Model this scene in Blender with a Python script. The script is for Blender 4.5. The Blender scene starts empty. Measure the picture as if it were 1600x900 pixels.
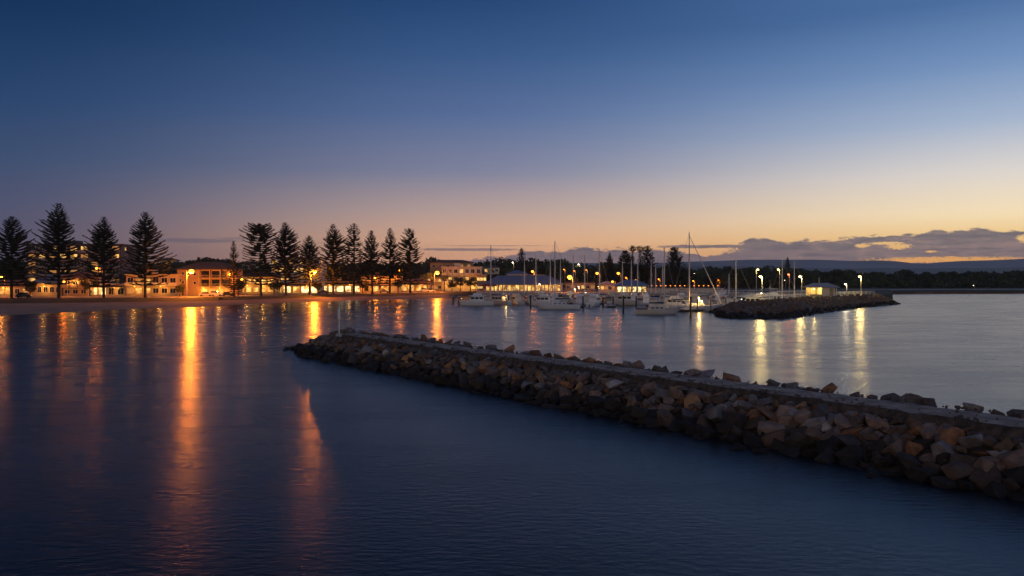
import bpy, bmesh, math, random
import numpy as np
from mathutils import Vector, Matrix

S = bpy.context.scene
COL = S.collection
rnd = random.Random(7)
R = math.radians
F = 1200.0      # focal length in photograph pixels
HZ = 430.0      # horizon row
CH = 9.0        # eye height above the water

# ------------------------------------------------------------------ camera
cd = bpy.data.cameras.new('camera'); cam = bpy.data.objects.new('camera', cd); COL.objects.link(cam)
cam.location = (0, 0, CH); cam.rotation_euler = (R(90), 0, 0)
cd.sensor_width = 36; cd.lens = 27.0; cd.shift_y = -(450 - HZ) / 1600.0
cd.clip_start = 0.5; cd.clip_end = 30000
S.camera = cam

# ------------------------------------------------------------------ world: dusk sky with a cloud bank
def srgb(r, g, b):
    f = lambda c: (c / 255 / 12.92) if c <= 10 else ((c / 255 + 0.055) / 1.055) ** 2.4
    return (f(r), f(g), f(b))
def el_of(py, px=800):
    return math.degrees(math.atan((HZ - py) / math.hypot(F, px - 800)))
def az_of(px):
    return math.degrees(math.atan((px - 800) / F))

W = bpy.data.worlds.new('World'); S.world = W; W.use_nodes = True
nt = W.node_tree; N = nt.nodes; L = nt.links; N.clear()
def node(t, **k):
    n = N.new(t)
    for a, b in k.items(): setattr(n, a, b)
    return n
def val(x, sock):
    if isinstance(x, (int, float)): sock.default_value = x
    else: L.new(x, sock)
def M_(op, a, b=None, c=None, clamp=False):
    n = node('ShaderNodeMath', operation=op, use_clamp=clamp)
    val(a, n.inputs[0])
    if b is not None: val(b, n.inputs[1])
    if c is not None: val(c, n.inputs[2])
    return n.outputs[0]
def SS(x, a, b):      # smoothstep a..b
    n = node('ShaderNodeMapRange', interpolation_type='SMOOTHSTEP')
    val(x, n.inputs[0]); val(a, n.inputs[1]); val(b, n.inputs[2])
    return n.outputs[0]
def ramp(x, stops, lo, hi):
    n = node('ShaderNodeValToRGB'); n.color_ramp.interpolation = 'EASE' if False else 'LINEAR'
    e = n.color_ramp.elements
    while len(e) < len(stops): e.new(0.5)
    for i, (p, c) in enumerate(sorted(stops, key=lambda s: s[0])):
        e[i].position = (p - lo) / (hi - lo); e[i].color = (*c, 1)
    mr = node('ShaderNodeMapRange'); L.new(x, mr.inputs[0]); mr.inputs[1].default_value = lo; mr.inputs[2].default_value = hi
    L.new(mr.outputs[0], n.inputs[0]); return n.outputs[0]
def mixc(f, a, b):
    n = node('ShaderNodeMix', data_type='RGBA'); val(f, n.inputs[0])
    for s, x in ((n.inputs[6], a), (n.inputs[7], b)):
        if isinstance(x, tuple): s.default_value = (*x, 1)
        else: L.new(x, s)
    return n.outputs[2]
tc = node('ShaderNodeTexCoord'); sx = node('ShaderNodeSeparateXYZ'); L.new(tc.outputs['Generated'], sx.inputs[0])
dx, dy, dz = sx.outputs
az = M_('MULTIPLY', M_('ARCTAN2', dx, dy), 57.2958)
hyp = M_('SQRT', M_('ADD', M_('MULTIPLY', dx, dx), M_('MULTIPLY', dy, dy)))
el = M_('MULTIPLY', M_('ARCTAN2', dz, hyp), 57.2958)

LFT = [(-4, srgb(80,76,96)), (0.8, srgb(90,83,103)), (el_of(385,0), srgb(88,84,106)), (el_of(330,0), srgb(78,82,110)), (el_of(250,0), srgb(56,76,110)),
       (el_of(150,0), srgb(34,65,106)), (el_of(0,0), srgb(8,46,86)), (30, srgb(4,20,44)), (60, srgb(5,16,36)), (90, srgb(14,26,56))]
MID = [(-4, srgb(200,146,122)), (0.8, srgb(236,170,126)), (el_of(375), srgb(230,178,142)), (el_of(330), srgb(188,162,154)), (el_of(270), srgb(128,131,156)),
       (el_of(180), srgb(84,107,150)), (el_of(90), srgb(55,87,134)), (el_of(0), srgb(32,67,114)), (30, srgb(26,52,92)), (48, srgb(18,42,90)), (90, srgb(14,26,56))]
RGT = [(-4, srgb(255,160,76)), (el_of(408,1500), srgb(255,178,82)), (el_of(370,1500), srgb(255,212,138)), (el_of(335,1500), srgb(255,231,188)), (el_of(270,1500), srgb(222,215,208)),
       (el_of(190,1500), srgb(162,179,204)), (el_of(100,1500), srgb(112,143,186)), (el_of(0,1500), srgb(70,106,156)), (28, srgb(72,108,160)), (48, srgb(48,80,136)), (90, srgb(14,26,56))]
cL = ramp(el, LFT, -4, 90); cM = ramp(el, MID, -4, 90); cR = ramp(el, RGT, -4, 90)
sky = mixc(SS(az, -36.0, 2.0), cL, cM)
sky = mixc(SS(az, -4.0, 36.0), sky, cR)
# unseen sky behind the viewer, brightened to light the surfaces facing the camera
back = SS(M_('ABSOLUTE', M_('SUBTRACT', az, 40.0)), 84.0, 165.0)
BCK = [(-4, srgb(104,98,100)), (6, srgb(172,152,144)), (20, srgb(154,142,140)), (42, srgb(92,90,102)), (90, srgb(14,26,56))]
sky = mixc(back, sky, ramp(el, BCK, -4, 90))

# clouds, laid out by compass direction and elevation
def fcurve(x, pts, lo, hi, vlo, vhi):
    mr = node('ShaderNodeMapRange'); L.new(x, mr.inputs[0]); mr.inputs[1].default_value = lo; mr.inputs[2].default_value = hi
    n = node('ShaderNodeFloatCurve'); c = n.mapping.curves[0]
    ps = sorted(pts); P = [((a - lo) / (hi - lo), (v - vlo) / (vhi - vlo)) for a, v in ps]
    while len(c.points) < len(P): c.points.new(0.5, 0.5)
    for i, p in enumerate(P): c.points[i].location = p; c.points[i].handle_type = 'VECTOR'
    n.mapping.update(); L.new(mr.outputs[0], n.inputs[1])
    return M_('MULTIPLY_ADD', n.outputs[0], vhi - vlo, vlo)
cv = node('ShaderNodeCombineXYZ'); L.new(M_('MULTIPLY', az, 0.9), cv.inputs[0]); L.new(M_('MULTIPLY', el, 2.4), cv.inputs[1])
def noise(vec, scale, detail=6, rough=0.6):
    n = node('ShaderNodeTexNoise'); L.new(vec, n.inputs['Vector']); n.inputs['Scale'].default_value = scale
    n.inputs['Detail'].default_value = detail; n.inputs['Roughness'].default_value = rough; return n.outputs[0]
n1 = M_('SUBTRACT', noise(cv.outputs[0], 1.1, 9, 0.66), 0.5)
n2 = noise(cv.outputs[0], 0.35, 4)
vo = node('ShaderNodeTexVoronoi', feature='SMOOTH_F1'); L.new(cv.outputs[0], vo.inputs['Vector']); vo.inputs['Scale'].default_value = 1.5
puff = M_('SUBTRACT', 0.35, vo.outputs[0])
top = [(0,432),(400,431),(640,420),(700,409),(740,404),(800,398),(822,391),(850,391),(880,393),(893,386),(915,385),(935,389),(950,390),(957,387),(975,387),(990,392),
       (1020,388),(1060,390),(1085,393),(1100,397),(1128,397),(1142,384),(1157,380),(1168,373),(1198,369),(1215,372),(1229,378),(1242,377),(1253,372),(1270,376),(1297,375),
       (1311,370),(1359,367),(1411,367),(1440,362),(1480,359),(1504,358),(1528,354),(1552,359),(1600,361),(1800,372),(2200,395)]
tp = fcurve(az, [(az_of(a), el_of(b, a)) for a, b in top], -36, 51, -1, 5)
n3 = M_('SUBTRACT', noise(cv.outputs[0], 3.2, 8, 0.7), 0.5)
edge = M_('SUBTRACT', M_('ADD', M_('ADD', tp, M_('MULTIPLY', n1, 0.9)), M_('MULTIPLY', puff, 0.42)), el)
mask = SS(M_('ADD', edge, M_('MULTIPLY', n3, 0.25)), -0.04, 0.14)
# gaps: (px, py, half width, half height)
gaps = [(1060,386,70,4.5),(1115,391,32,6),(1347,384,10,3.2),(1385,380,26,2.0),(1404,385,18,4.0),(1455,393,9,1.5),(1604,373,14,6),(1475,406,112,4.6),(1610,406,30,2.5)]
gap = None
n6 = M_('SUBTRACT', noise(cv.outputs[0], 8.0, 4, 0.6), 0.5)
for gx, gy, gw, gh in gaps:
    a0, e0 = az_of(gx), el_of(gy, gx); aw = az_of(gx + gw) - a0; eh = gh / F * 57.3 * math.cos(R(a0))
    qa = M_('DIVIDE', M_('SUBTRACT', az, a0), aw); qe = M_('DIVIDE', M_('SUBTRACT', el, e0), eh)
    q = M_('ADD', M_('ADD', M_('MULTIPLY', qa, qa), M_('MULTIPLY', qe, qe)), M_('ADD', M_('ADD', M_('MULTIPLY', n1, 3.0), M_('MULTIPLY', n3, 3.5)), M_('MULTIPLY', n6, 6.0)))
    g = M_('SUBTRACT', 1.0, SS(q, 0.5, 1.7))
    gap = g if gap is None else M_('MAXIMUM', gap, g)
mask = M_('MULTIPLY', mask, M_('SUBTRACT', 1.0, gap))
# upper flat deck over the orange wedge
deck = None
for gx, gy, gw, gh, s in [(1105,385,70,2.6,.95),(730,390,85,2.2,.75),(770,384,90,0.8,.5),(300,376,75,3.4,.55),(400,373,60,2.0,.45),(540,380,60,1.5,.25)]:
    a0, e0 = az_of(gx), el_of(gy, gx); aw = az_of(gx + gw) - a0; eh = gh / F * 57.3
    qa = M_('DIVIDE', M_('SUBTRACT', az, a0), aw); qe = M_('DIVIDE', M_('SUBTRACT', el, e0), eh)
    q = M_('ADD', M_('ADD', M_('MULTIPLY', qa, qa), M_('MULTIPLY', qe, qe)), M_('MULTIPLY', n1, 4.0))
    g = M_('MULTIPLY', M_('SUBTRACT', 1.0, SS(q, 0.4, 1.5)), s)
    deck = g if deck is None else M_('MAXIMUM', deck, g)
mask = M_('MAXIMUM', mask, deck)
warm = SS(az, -8.0, 30.0)
ccol = mixc(SS(el, 0.6, 3.6), mixc(warm, srgb(118,104,112), srgb(124,112,118)), mixc(warm, srgb(94,94,110), srgb(96,97,108)))
ccol = mixc(M_('MULTIPLY', SS(n2, 0.45, 0.75), 0.55), ccol, mixc(warm, srgb(134,110,118), srgb(158,134,134)))
n4 = noise(cv.outputs[0], 0.8, 9, 0.68)
ccol = mixc(M_('MULTIPLY', SS(n4, 0.50, 0.68), M_('MULTIPLY', warm, 0.75)), ccol, srgb(172,140,134))
ccol = mixc(M_('MULTIPLY', M_('SUBTRACT', 1.0, SS(n4, 0.34, 0.50)), 0.6), ccol, srgb(84,84,104))
cv2 = node('ShaderNodeCombineXYZ'); L.new(M_('MULTIPLY', az, 0.22), cv2.inputs[0]); L.new(M_('MULTIPLY', el, 3.4), cv2.inputs[1])
n5 = noise(cv2.outputs[0], 1.0, 7, 0.6)
ccol = mixc(M_('MULTIPLY', SS(n5, 0.48, 0.66), 0.55), ccol, mixc(warm, srgb(112,98,112), srgb(150,124,124)))
ccol = mixc(M_('MULTIPLY', M_('SUBTRACT', 1.0, SS(n5, 0.34, 0.50)), 0.55), ccol, srgb(82,82,98))
rim = M_('MULTIPLY', M_('SUBTRACT', 1.0, SS(edge, 0.05, 0.35)), 0.35)
ccol = mixc(rim, ccol, srgb(92,88,108))
ccol = mixc(SS(az, -34.0, -6.0), srgb(82,80,104), ccol)
sky = mixc(M_('MULTIPLY', mask, 0.94), sky, ccol)
nis = node('ShaderNodeTexSky', sky_type='NISHITA'); nis.sun_disc = False; nis.sun_elevation = R(-2.0); nis.sun_rotation = R(48)
nis.altitude = 10; nis.dust_density = 1.5
bg1 = node('ShaderNodeBackground'); L.new(sky, bg1.inputs[0]); bg1.inputs[1].default_value = 1.06
bg2 = node('ShaderNodeBackground'); L.new(nis.outputs[0], bg2.inputs[0]); bg2.inputs[1].default_value = 0.02
ad = node('ShaderNodeAddShader'); L.new(bg1.outputs[0], ad.inputs[0]); L.new(bg2.outputs[0], ad.inputs[1])
wo = node('ShaderNodeOutputWorld'); L.new(ad.outputs[0], wo.inputs[0])

S.view_settings.view_transform = 'Standard'; S.view_settings.look = 'None'
S.view_settings.exposure = 0.0; S.view_settings.gamma = 1.0
S.render.engine = 'CYCLES'

LAMP = 1.0       # scale of every sodium street lamp
# ------------------------------------------------------------------ materials
MATS = {}
def mat(name, col, rough=0.7, metal=0.0, emit=None, es=0.0, var=0.0, vscale=1.0, bump=0.0, bscale=4.0, col2=None, ior=None):
    if name in MATS: return MATS[name]
    m = bpy.data.materials.new(name); m.use_nodes = True; t = m.node_tree; p = t.nodes['Principled BSDF']
    p.inputs['Base Color'].default_value = (*col, 1); p.inputs['Roughness'].default_value = rough; p.inputs['Metallic'].default_value = metal
    if ior: p.inputs['IOR'].default_value = ior
    if emit: p.inputs['Emission Color'].default_value = (*emit, 1); p.inputs['Emission Strength'].default_value = es
    if var > 0 or bump > 0 or col2:
        co = t.nodes.new('ShaderNodeTexCoord')
        n = t.nodes.new('ShaderNodeTexNoise'); n.inputs['Scale'].default_value = vscale; n.inputs['Detail'].default_value = 8; n.inputs['Roughness'].default_value = 0.6
        t.links.new(co.outputs['Object'], n.inputs['Vector'])
        r = t.nodes.new('ShaderNodeValToRGB'); e = r.color_ramp.elements
        c2 = col2 or tuple(min(1, c * (1 + var)) for c in col); c1 = tuple(c * (1 - var) for c in col)
        e[0].position = .34; e[1].position = .66; e[0].color = (*c1, 1); e[1].color = (*c2, 1)
        t.links.new(n.outputs[0], r.inputs[0]); t.links.new(r.outputs[0], p.inputs['Base Color'])
        if bump > 0:
            n2 = t.nodes.new('ShaderNodeTexNoise'); n2.inputs['Scale'].default_value = bscale; n2.inputs['Detail'].default_value = 10; n2.inputs['Roughness'].default_value = .65
            t.links.new(co.outputs['Object'], n2.inputs['Vector'])
            b = t.nodes.new('ShaderNodeBump'); b.inputs['Strength'].default_value = bump; b.inputs['Distance'].default_value = 0.1
            t.links.new(n2.outputs[0], b.inputs['Height']); t.links.new(b.outputs[0], p.inputs['Normal'])
    MATS[name] = m; return m

SOD = (1.0, 0.23, 0.014); WARMW = (1.0, 0.60, 0.20); YEL = (1.0, 0.70, 0.22); COOLW = (1.0, .82, .5)
m_sand = mat('beach sand', (.27, .18, .125), .9, var=.25, vscale=.15, bump=.3, bscale=1.5)
m_grass = mat('grass', (.018, .024, .010), .95, var=.4, vscale=.3, bump=.4, bscale=6)
m_dirt = mat('land', (.06, .055, .035), .95, var=.4, vscale=.02)
m_asph = mat('asphalt', (.20, .18, .16), .8, var=.2, vscale=.3)
m_pave = mat('pale paving', (.48, .43, .36), .8, var=.15, vscale=.5)
m_white = mat('white gelcoat', (.72, .72, .72), .35, var=.06, vscale=2)
m_cream = mat('cream gelcoat', (.62, .57, .50), .4, var=.08, vscale=2)
m_navy = mat('navy canvas', (.02, .03, .07), .8)
m_teal = mat('blue canvas', (.03, .07, .16), .8)
m_glass = mat('dark glass', (.01, .012, .016), .12)
m_alu = mat('aluminium', (.62, .61, .60), .5, metal=.1)
m_antif = mat('antifouling', (.06, .015, .012), .7)
m_rope = mat('steel wire', (.25, .25, .26), .4, metal=.5)
m_pile = mat('dark pile', (.03, .026, .022), .8, var=.3, vscale=3)
m_timber = mat('weathered timber', (.22, .17, .12), .85, var=.3, vscale=3)
m_conc = mat('concrete', (.34, .32, .29), .85, var=.15, vscale=1, bump=.2)
m_metalp = mat('galvanised pole', (.40, .40, .38), .5, metal=.3)
m_roofd = mat('dark roof', (.07, .06, .055), .8, var=.3, vscale=2)
m_roofb = mat('blue grey metal roof', (.11, .16, .26), .5, var=.12, vscale=1)
m_roofg = mat('grey metal roof', (.24, .25, .27), .5, var=.12, vscale=1)
m_roofr = mat('brown tile roof', (.16, .085, .06), .8, var=.3, vscale=2)
m_wcream = mat('cream render', (.40, .31, .19), .85, var=.08, vscale=.4)
m_wwhite = mat('white render', (.52, .47, .38), .85, var=.06, vscale=.4)
m_wbrick = mat('blond brick', (.36, .25, .13), .9, var=.15, vscale=1.5)
m_wpink = mat('pinkish render', (.30, .23, .20), .85, var=.08, vscale=.4)
m_wdark = mat('dark render', (.12, .09, .08), .85)
m_bark = mat('bark', (.07, .05, .035), .95, var=.3, vscale=2)
m_pine = mat('pine needles', (.022, .034, .018), .9, var=.4, vscale=.5)
m_leaf = mat('leaves', (.035, .05, .02), .9, var=.5, vscale=.1)
m_palm = mat('palm fronds', (.05, .075, .025), .8)
m_lit = mat('lit pane', (.2, .15, .08), .4, emit=(1, .50, .10), es=1.1)
m_litd = mat('dim lit pane', (.2, .15, .08), .4, emit=(1, .40, .08), es=.4)
m_shop = mat('lit shop glass', (.3, .25, .15), .4, emit=(1, .56, .10), es=1.35)
m_shopw = mat('bright white shop glass', (.4, .4, .3), .4, emit=(1, .70, .26), es=1.9)
m_sodl = mat('sodium lamp', (1, .6, .3), .4, emit=(1, .36, .03), es=4.2)
m_sods = mat('small sodium lamp', (1, .6, .3), .4, emit=(1, .26, .015), es=3)
m_yell = mat('yellow white lamp', (1, .9, .6), .4, emit=(1, .80, .30), es=3.6)
m_whl = mat('white lamp', (1, .95, .85), .4, emit=(1, .85, .6), es=8)
m_redl = mat('red lamp', (1, .2, .1), .4, emit=(1, .12, .04), es=14)
m_tyre = mat('rubber', (.02, .02, .02), .9)
m_redc = mat('red canvas', (.22, .03, .02), .8)
m_foam = mat('white board', (.7, .7, .7), .6)

def interior(m, c1, c2, e1, e2, sc):
    t = m.node_tree; p = t.nodes['Principled BSDF']; g = t.nodes.new('ShaderNodeNewGeometry'); n = t.nodes.new('ShaderNodeTexNoise'); n.inputs['Scale'].default_value = sc; n.inputs['Detail'].default_value = 3
    t.links.new(g.outputs['Position'], n.inputs['Vector']); r = t.nodes.new('ShaderNodeValToRGB'); e = r.color_ramp.elements; e[0].position = .38; e[1].position = .6; e[0].color = (*[c * e1 for c in c1], 1); e[1].color = (*[c * e2 for c in c2], 1)
    t.links.new(n.outputs[0], r.inputs[0]); t.links.new(r.outputs[0], p.inputs['Emission Color']); p.inputs['Emission Strength'].default_value = 1
interior(m_shop, (1, .38, .06), (1, .60, .14), .35, 1.7, .9); interior(m_shopw, (1, .5, .12), (1, .76, .34), .5, 2.3, .9); interior(m_lit, (1, .36, .06), (1, .55, .13), .25, 1.3, .7)
# ------------------------------------------------------------------ mesh helpers
def fastmesh(name, V, Fq, mats, smooth=False, mi=None):
    """V (n,3), Fq (m,k) with k verts per face"""
    me = bpy.data.meshes.new(name); V = np.asarray(V, 'f'); Fq = np.asarray(Fq, 'i'); k = Fq.shape[1]
    me.vertices.add(len(V)); me.vertices.foreach_set('co', V.ravel())
    me.loops.add(Fq.size); me.loops.foreach_set('vertex_index', Fq.ravel())
    me.polygons.add(len(Fq)); me.polygons.foreach_set('loop_start', np.arange(0, Fq.size, k, dtype='i'))
    me.polygons.foreach_set('loop_total', np.full(len(Fq), k, 'i'))
    if mi is not None: me.polygons.foreach_set('material_index', np.asarray(mi, 'i'))
    me.polygons.foreach_set('use_smooth', np.full(len(Fq), smooth))
    me.update(calc_edges=True)
    for m in mats: me.materials.append(m)
    return me
def link(o, parent=None):
    COL.objects.link(o)
    if parent: o.parent = parent
    return o
def tag(o, label=None, cat=None, group=None, kind=None):
    if label: o['label'] = label
    if cat: o['category'] = cat
    if group: o['group'] = group
    if kind: o['kind'] = kind
    return o
def thing(name, label, cat, loc=(0, 0, 0), rz=0, group=None):
    o = link(bpy.data.objects.new(name, None)); o.location = loc; o.rotation_euler = (0, 0, rz); o.empty_display_size = .3
    return tag(o, label, cat, group)
class MB:
    def __init__(s): s.v = []; s.f = []; s.m = []
    def add(s, vs, fs, mi=0):
        b = len(s.v); s.v += [tuple(v) for v in vs]
        for f in fs: s.f.append([b + i for i in f]); s.m.append(mi)
    def box(s, c, d, mi=0, rz=0, taper=1.0, tx=None):
        x, y, z = c; a, b, h = d[0] / 2, d[1] / 2, d[2] / 2; tx = taper if tx is None else tx
        P = [(-a, -b, -h), (a, -b, -h), (a, b, -h), (-a, b, -h), (-a * tx, -b * taper, h), (a * tx, -b * taper, h), (a * tx, b * taper, h), (-a * tx, b * taper, h)]
        cc, ss = math.cos(rz), math.sin(rz)
        P = [(x + p[0] * cc - p[1] * ss, y + p[0] * ss + p[1] * cc, z + p[2]) for p in P]
        s.add(P, [(3, 2, 1, 0), (4, 5, 6, 7), (0, 1, 5, 4), (1, 2, 6, 5), (2, 3, 7, 6), (3, 0, 4, 7)], mi)
    def b2(s, x0, x1, y0, y1, z0, z1, mi=0):
        s.box(((x0 + x1) / 2, (y0 + y1) / 2, (z0 + z1) / 2), (abs(x1 - x0), abs(y1 - y0), abs(z1 - z0)), mi)
    def tube(s, p0, p1, r0, r1=None, n=6, mi=0, cap=True):
        r1 = r0 if r1 is None else r1; p0 = Vector(p0); p1 = Vector(p1); d = (p1 - p0).normalized()
        a = d.orthogonal().normalized(); b = d.cross(a)
        vs = [p0 + (a * math.cos(2 * math.pi * i / n) + b * math.sin(2 * math.pi * i / n)) * r0 for i in range(n)]
        vs += [p1 + (a * math.cos(2 * math.pi * i / n) + b * math.sin(2 * math.pi * i / n)) * r1 for i in range(n)]
        fs = [(i, (i + 1) % n, n + (i + 1) % n, n + i) for i in range(n)]
        if cap: fs += [tuple(range(n - 1, -1, -1)), tuple(range(n, 2 * n))]
        s.add(vs, fs, mi)
    def path(s, pts, r, n=6, mi=0):
        for i in range(len(pts) - 1): s.tube(pts[i], pts[i + 1], r, r, n, mi)
    def ell(s, c, r, n=10, m=6, mi=0):
        vs = [(c[0], c[1], c[2] - r[2])]
        for j in range(1, m):
            ph = math.pi * j / m
            for i in range(n):
                t = 2 * math.pi * i / n
                vs.append((c[0] + r[0] * math.sin(ph) * math.cos(t), c[1] + r[1] * math.sin(ph) * math.sin(t), c[2] - r[2] * math.cos(ph)))
        vs.append((c[0], c[1], c[2] + r[2])); fs = [(0, 1 + (i + 1) % n, 1 + i) for i in range(n)]
        for j in range(m - 2):
            a = 1 + j * n; fs += [(a + i, a + (i + 1) % n, a + n + (i + 1) % n, a + n + i) for i in range(n)]
        a = 1 + (m - 2) * n; fs += [(a + i, a + (i + 1) % n, len(vs) - 1) for i in range(n)]
        s.add(vs, fs, mi)
    def loft(s, secs, mi=0, caps=True, mfun=None):
        n = len(secs[0]); b = len(s.v)
        for q in secs: s.v += [tuple(p) for p in q]
        for j in range(len(secs) - 1):
            for i in range(n - 1):
                s.f.append([b + j * n + i, b + j * n + i + 1, b + (j + 1) * n + i + 1, b + (j + 1) * n + i]); s.m.append(mfun(i) if mfun else mi)
        if caps:
            s.f.append([b + i for i in range(n - 1, -1, -1)]); s.m.append(mi)
            s.f.append([b + (len(secs) - 1) * n + i for i in range(n)]); s.m.append(mi)
    def build(s, name, mats, parent=None, smooth=False, bevel=0):
        if not isinstance(mats, (list, tuple)): mats = [mats]
        me = bpy.data.meshes.new(name); me.from_pydata(s.v, [], s.f)
        for m in mats: me.materials.append(m)
        me.polygons.foreach_set('material_index', s.m)
        if smooth: me.polygons.foreach_set('use_smooth', [True] * len(s.f))
        me.update()
        bm = bmesh.new(); bm.from_mesh(me); bmesh.ops.recalc_face_normals(bm, faces=bm.faces)
        if bevel: bmesh.ops.bevel(bm, geom=bm.edges[:], offset=bevel, segments=2, profile=.6, affect='EDGES', clamp_overlap=True)
        bm.to_mesh(me); bm.free()
        o = bpy.data.objects.new(name, me); return link(o, parent)
def at(px, Y, z=0.0): return Vector(((px - 800) / F * Y, Y, z))
def zat(py, Y): return CH - (py - HZ) / F * Y
def yw(py, z=0.0): return (CH - z) * F / (py - HZ)       # distance at which a point of height z shows on row py
def interp(x, pts):
    if x <= pts[0][0]: return pts[0][1]
    for (a, b), (c, d) in zip(pts, pts[1:]):
        if x <= c: return b + (d - b) * (x - a) / (c - a)
    return pts[-1][1]

# ------------------------------------------------------------------ water
mw = bpy.data.materials.new('water'); mw.use_nodes = True; t = mw.node_tree; p = t.nodes['Principled BSDF']
p.inputs['Base Color'].default_value = (.004, .008, .013, 1); p.inputs['IOR'].default_value = 1.38; p.inputs['Roughness'].default_value = .30
co = t.nodes.new('ShaderNodeTexCoord'); mp = t.nodes.new('ShaderNodeMapping'); mp.inputs['Scale'].default_value = (.6, 1.3, 1); mp.inputs['Rotation'].default_value = (0, 0, R(8))
t.links.new(co.outputs['Object'], mp.inputs[0])
na = t.nodes.new('ShaderNodeTexNoise'); na.inputs['Scale'].default_value = 2.6; na.inputs['Detail'].default_value = 4; na.inputs['Roughness'].default_value = .6
nb = t.nodes.new('ShaderNodeTexNoise'); nb.inputs['Scale'].default_value = .06; nb.inputs['Detail'].default_value = 4
t.links.new(mp.outputs[0], na.inputs['Vector']); t.links.new(mp.outputs[0], nb.inputs['Vector'])
bp = t.nodes.new('ShaderNodeBump'); bp.inputs['Strength'].default_value = .28; bp.inputs['Distance'].default_value = .10
t.links.new(na.outputs[0], bp.inputs['Height']); t.links.new(bp.outputs[0], p.inputs['Normal'])
mr = t.nodes.new('ShaderNodeMapRange'); mr.inputs[1].default_value = .35; mr.inputs[2].default_value = .65; mr.inputs[3].default_value = .27; mr.inputs[4].default_value = .33
p.inputs['Roughness'].default_value = .35; p2 = t.nodes.new('ShaderNodeBsdfPrincipled')
p2.inputs['Base Color'].default_value = (.004, .008, .013, 1); p2.inputs['IOR'].default_value = 1.38; p2.inputs['Roughness'].default_value = .225; t.links.new(bp.outputs[0], p2.inputs['Normal'])
mr.inputs[3].default_value = .95; mr.inputs[4].default_value = .55
mx_ = t.nodes.new('ShaderNodeMixShader'); nc = t.nodes.new('ShaderNodeTexNoise'); nc.inputs['Scale'].default_value = .22; nc.inputs['Detail'].default_value = 5; t.links.new(mp.outputs[0], nc.inputs['Vector']); av = t.nodes.new('ShaderNodeMix'); av.inputs[0].default_value = .45; t.links.new(nb.outputs[0], av.inputs[2]); t.links.new(nc.outputs[0], av.inputs[3]); mr.inputs[1].default_value = .40; mr.inputs[2].default_value = .60
t.links.new(av.outputs[0], mr.inputs[0]); t.links.new(mr.outputs[0], mx_.inputs[0]); t.links.new(p.outputs[0], mx_.inputs[1]); t.links.new(p2.outputs[0], mx_.inputs[2])
t.links.new(mx_.outputs[0], t.nodes['Material Output'].inputs['Surface'])
w = MB(); w.add([(-5500, -300, 0), (5500, -300, 0), (5500, 5600, 0), (-5500, 5600, 0)], [(0, 1, 2, 3)])
tag(w.build('water', mw), kind='structure')

# ------------------------------------------------------------------ land
SHORE = [(-900,560),(-420,520),(-200,505),(0,493),(90,489),(180,484),(300,480),(370,476),(500,471),(650,467),(700,465),(740,461.5),(800,461),(900,461),(1000,461),(1100,461),
         (1200,461),(1300,460.6),(1385,459.6),(1480,459),(1600,458.6),(1900,458),(2400,457.5),(3000,457.3)]
ROAD = [(-900,120),(-420,170),(-200,215),(0,243),(180,247),(300,252),(400,266),(500,290),(640,315),(740,335),(900,345),(3000,372)]
def shoreY(px): return yw(interp(px, SHORE))
def roadY(px): return max(interp(px, ROAD), shoreY(px) + 8)
cols = list(range(-900, 3001, 20))
def strip(name, rows, m, jit=0):
    V = []; Fc = []
    for px in cols:
        for fn in rows:
            Y, z = fn(px); V.append(((px - 800) / F * Y, Y, z))
    n = len(rows)
    for i in range(len(cols) - 1):
        for j in range(n - 1): Fc.append((i * n + j, (i + 1) * n + j, (i + 1) * n + j + 1, i * n + j + 1))
    me = fastmesh(name, V, Fc, [m], True)
    return tag(link(bpy.data.objects.new(name, me)), kind='structure')
wob = lambda px: .8 * math.sin(px * .031) + .5 * math.sin(px * .083)
beachT = lambda px: shoreY(px) + (roadY(px) - 10 - shoreY(px)) * .72 + wob(px)
strip('beach', [lambda px: (shoreY(px) - 4, -.5), lambda px: (shoreY(px) + wob(px) * .5, .0), lambda px: ((shoreY(px) + beachT(px)) / 2, .55), lambda px: (beachT(px), 1.05)], m_sand)
strip('grass_verge', [lambda px: (beachT(px), 1.05), lambda px: ((beachT(px) + roadY(px)) / 2, 1.5), lambda px: (roadY(px), 1.78)], m_grass)
strip('footpath', [lambda px: (roadY(px), 1.78), lambda px: (roadY(px) + 3, 1.8)], m_pave)
strip('road', [lambda px: (roadY(px) + 3, 1.8), lambda px: (roadY(px) + 3.02, 1.68), lambda px: (roadY(px) + 11, 1.70), lambda px: (roadY(px) + 11.02, 1.82)], m_asph)
strip('pavement', [lambda px: (roadY(px) + 11.02, 1.82), lambda px: (roadY(px) + 16, 1.82)], m_pave)
def gz(px, Y): # ground height behind the town
    hill = interp(px, [(-900, 16), (200, 10), (330, 15), (420, 12), (700, 6), (1100, 4), (1500, 3), (3000, 3)])
    d = Y - (roadY(px) + 60); k = max(0, min(1, d / 180)); return 1.85 + hill * k * k * (3 - 2 * k)
strip('ground', [lambda px: (roadY(px) + 16, 1.82)] + [(lambda d: (lambda px: (roadY(px) + d, gz(px, roadY(px) + d))))(d) for d in (60, 100, 140, 180, 240, 400, 900, 2500, 5000)], m_dirt)
for k in (1, 2):   # kerb-side line markings
    pass
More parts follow.
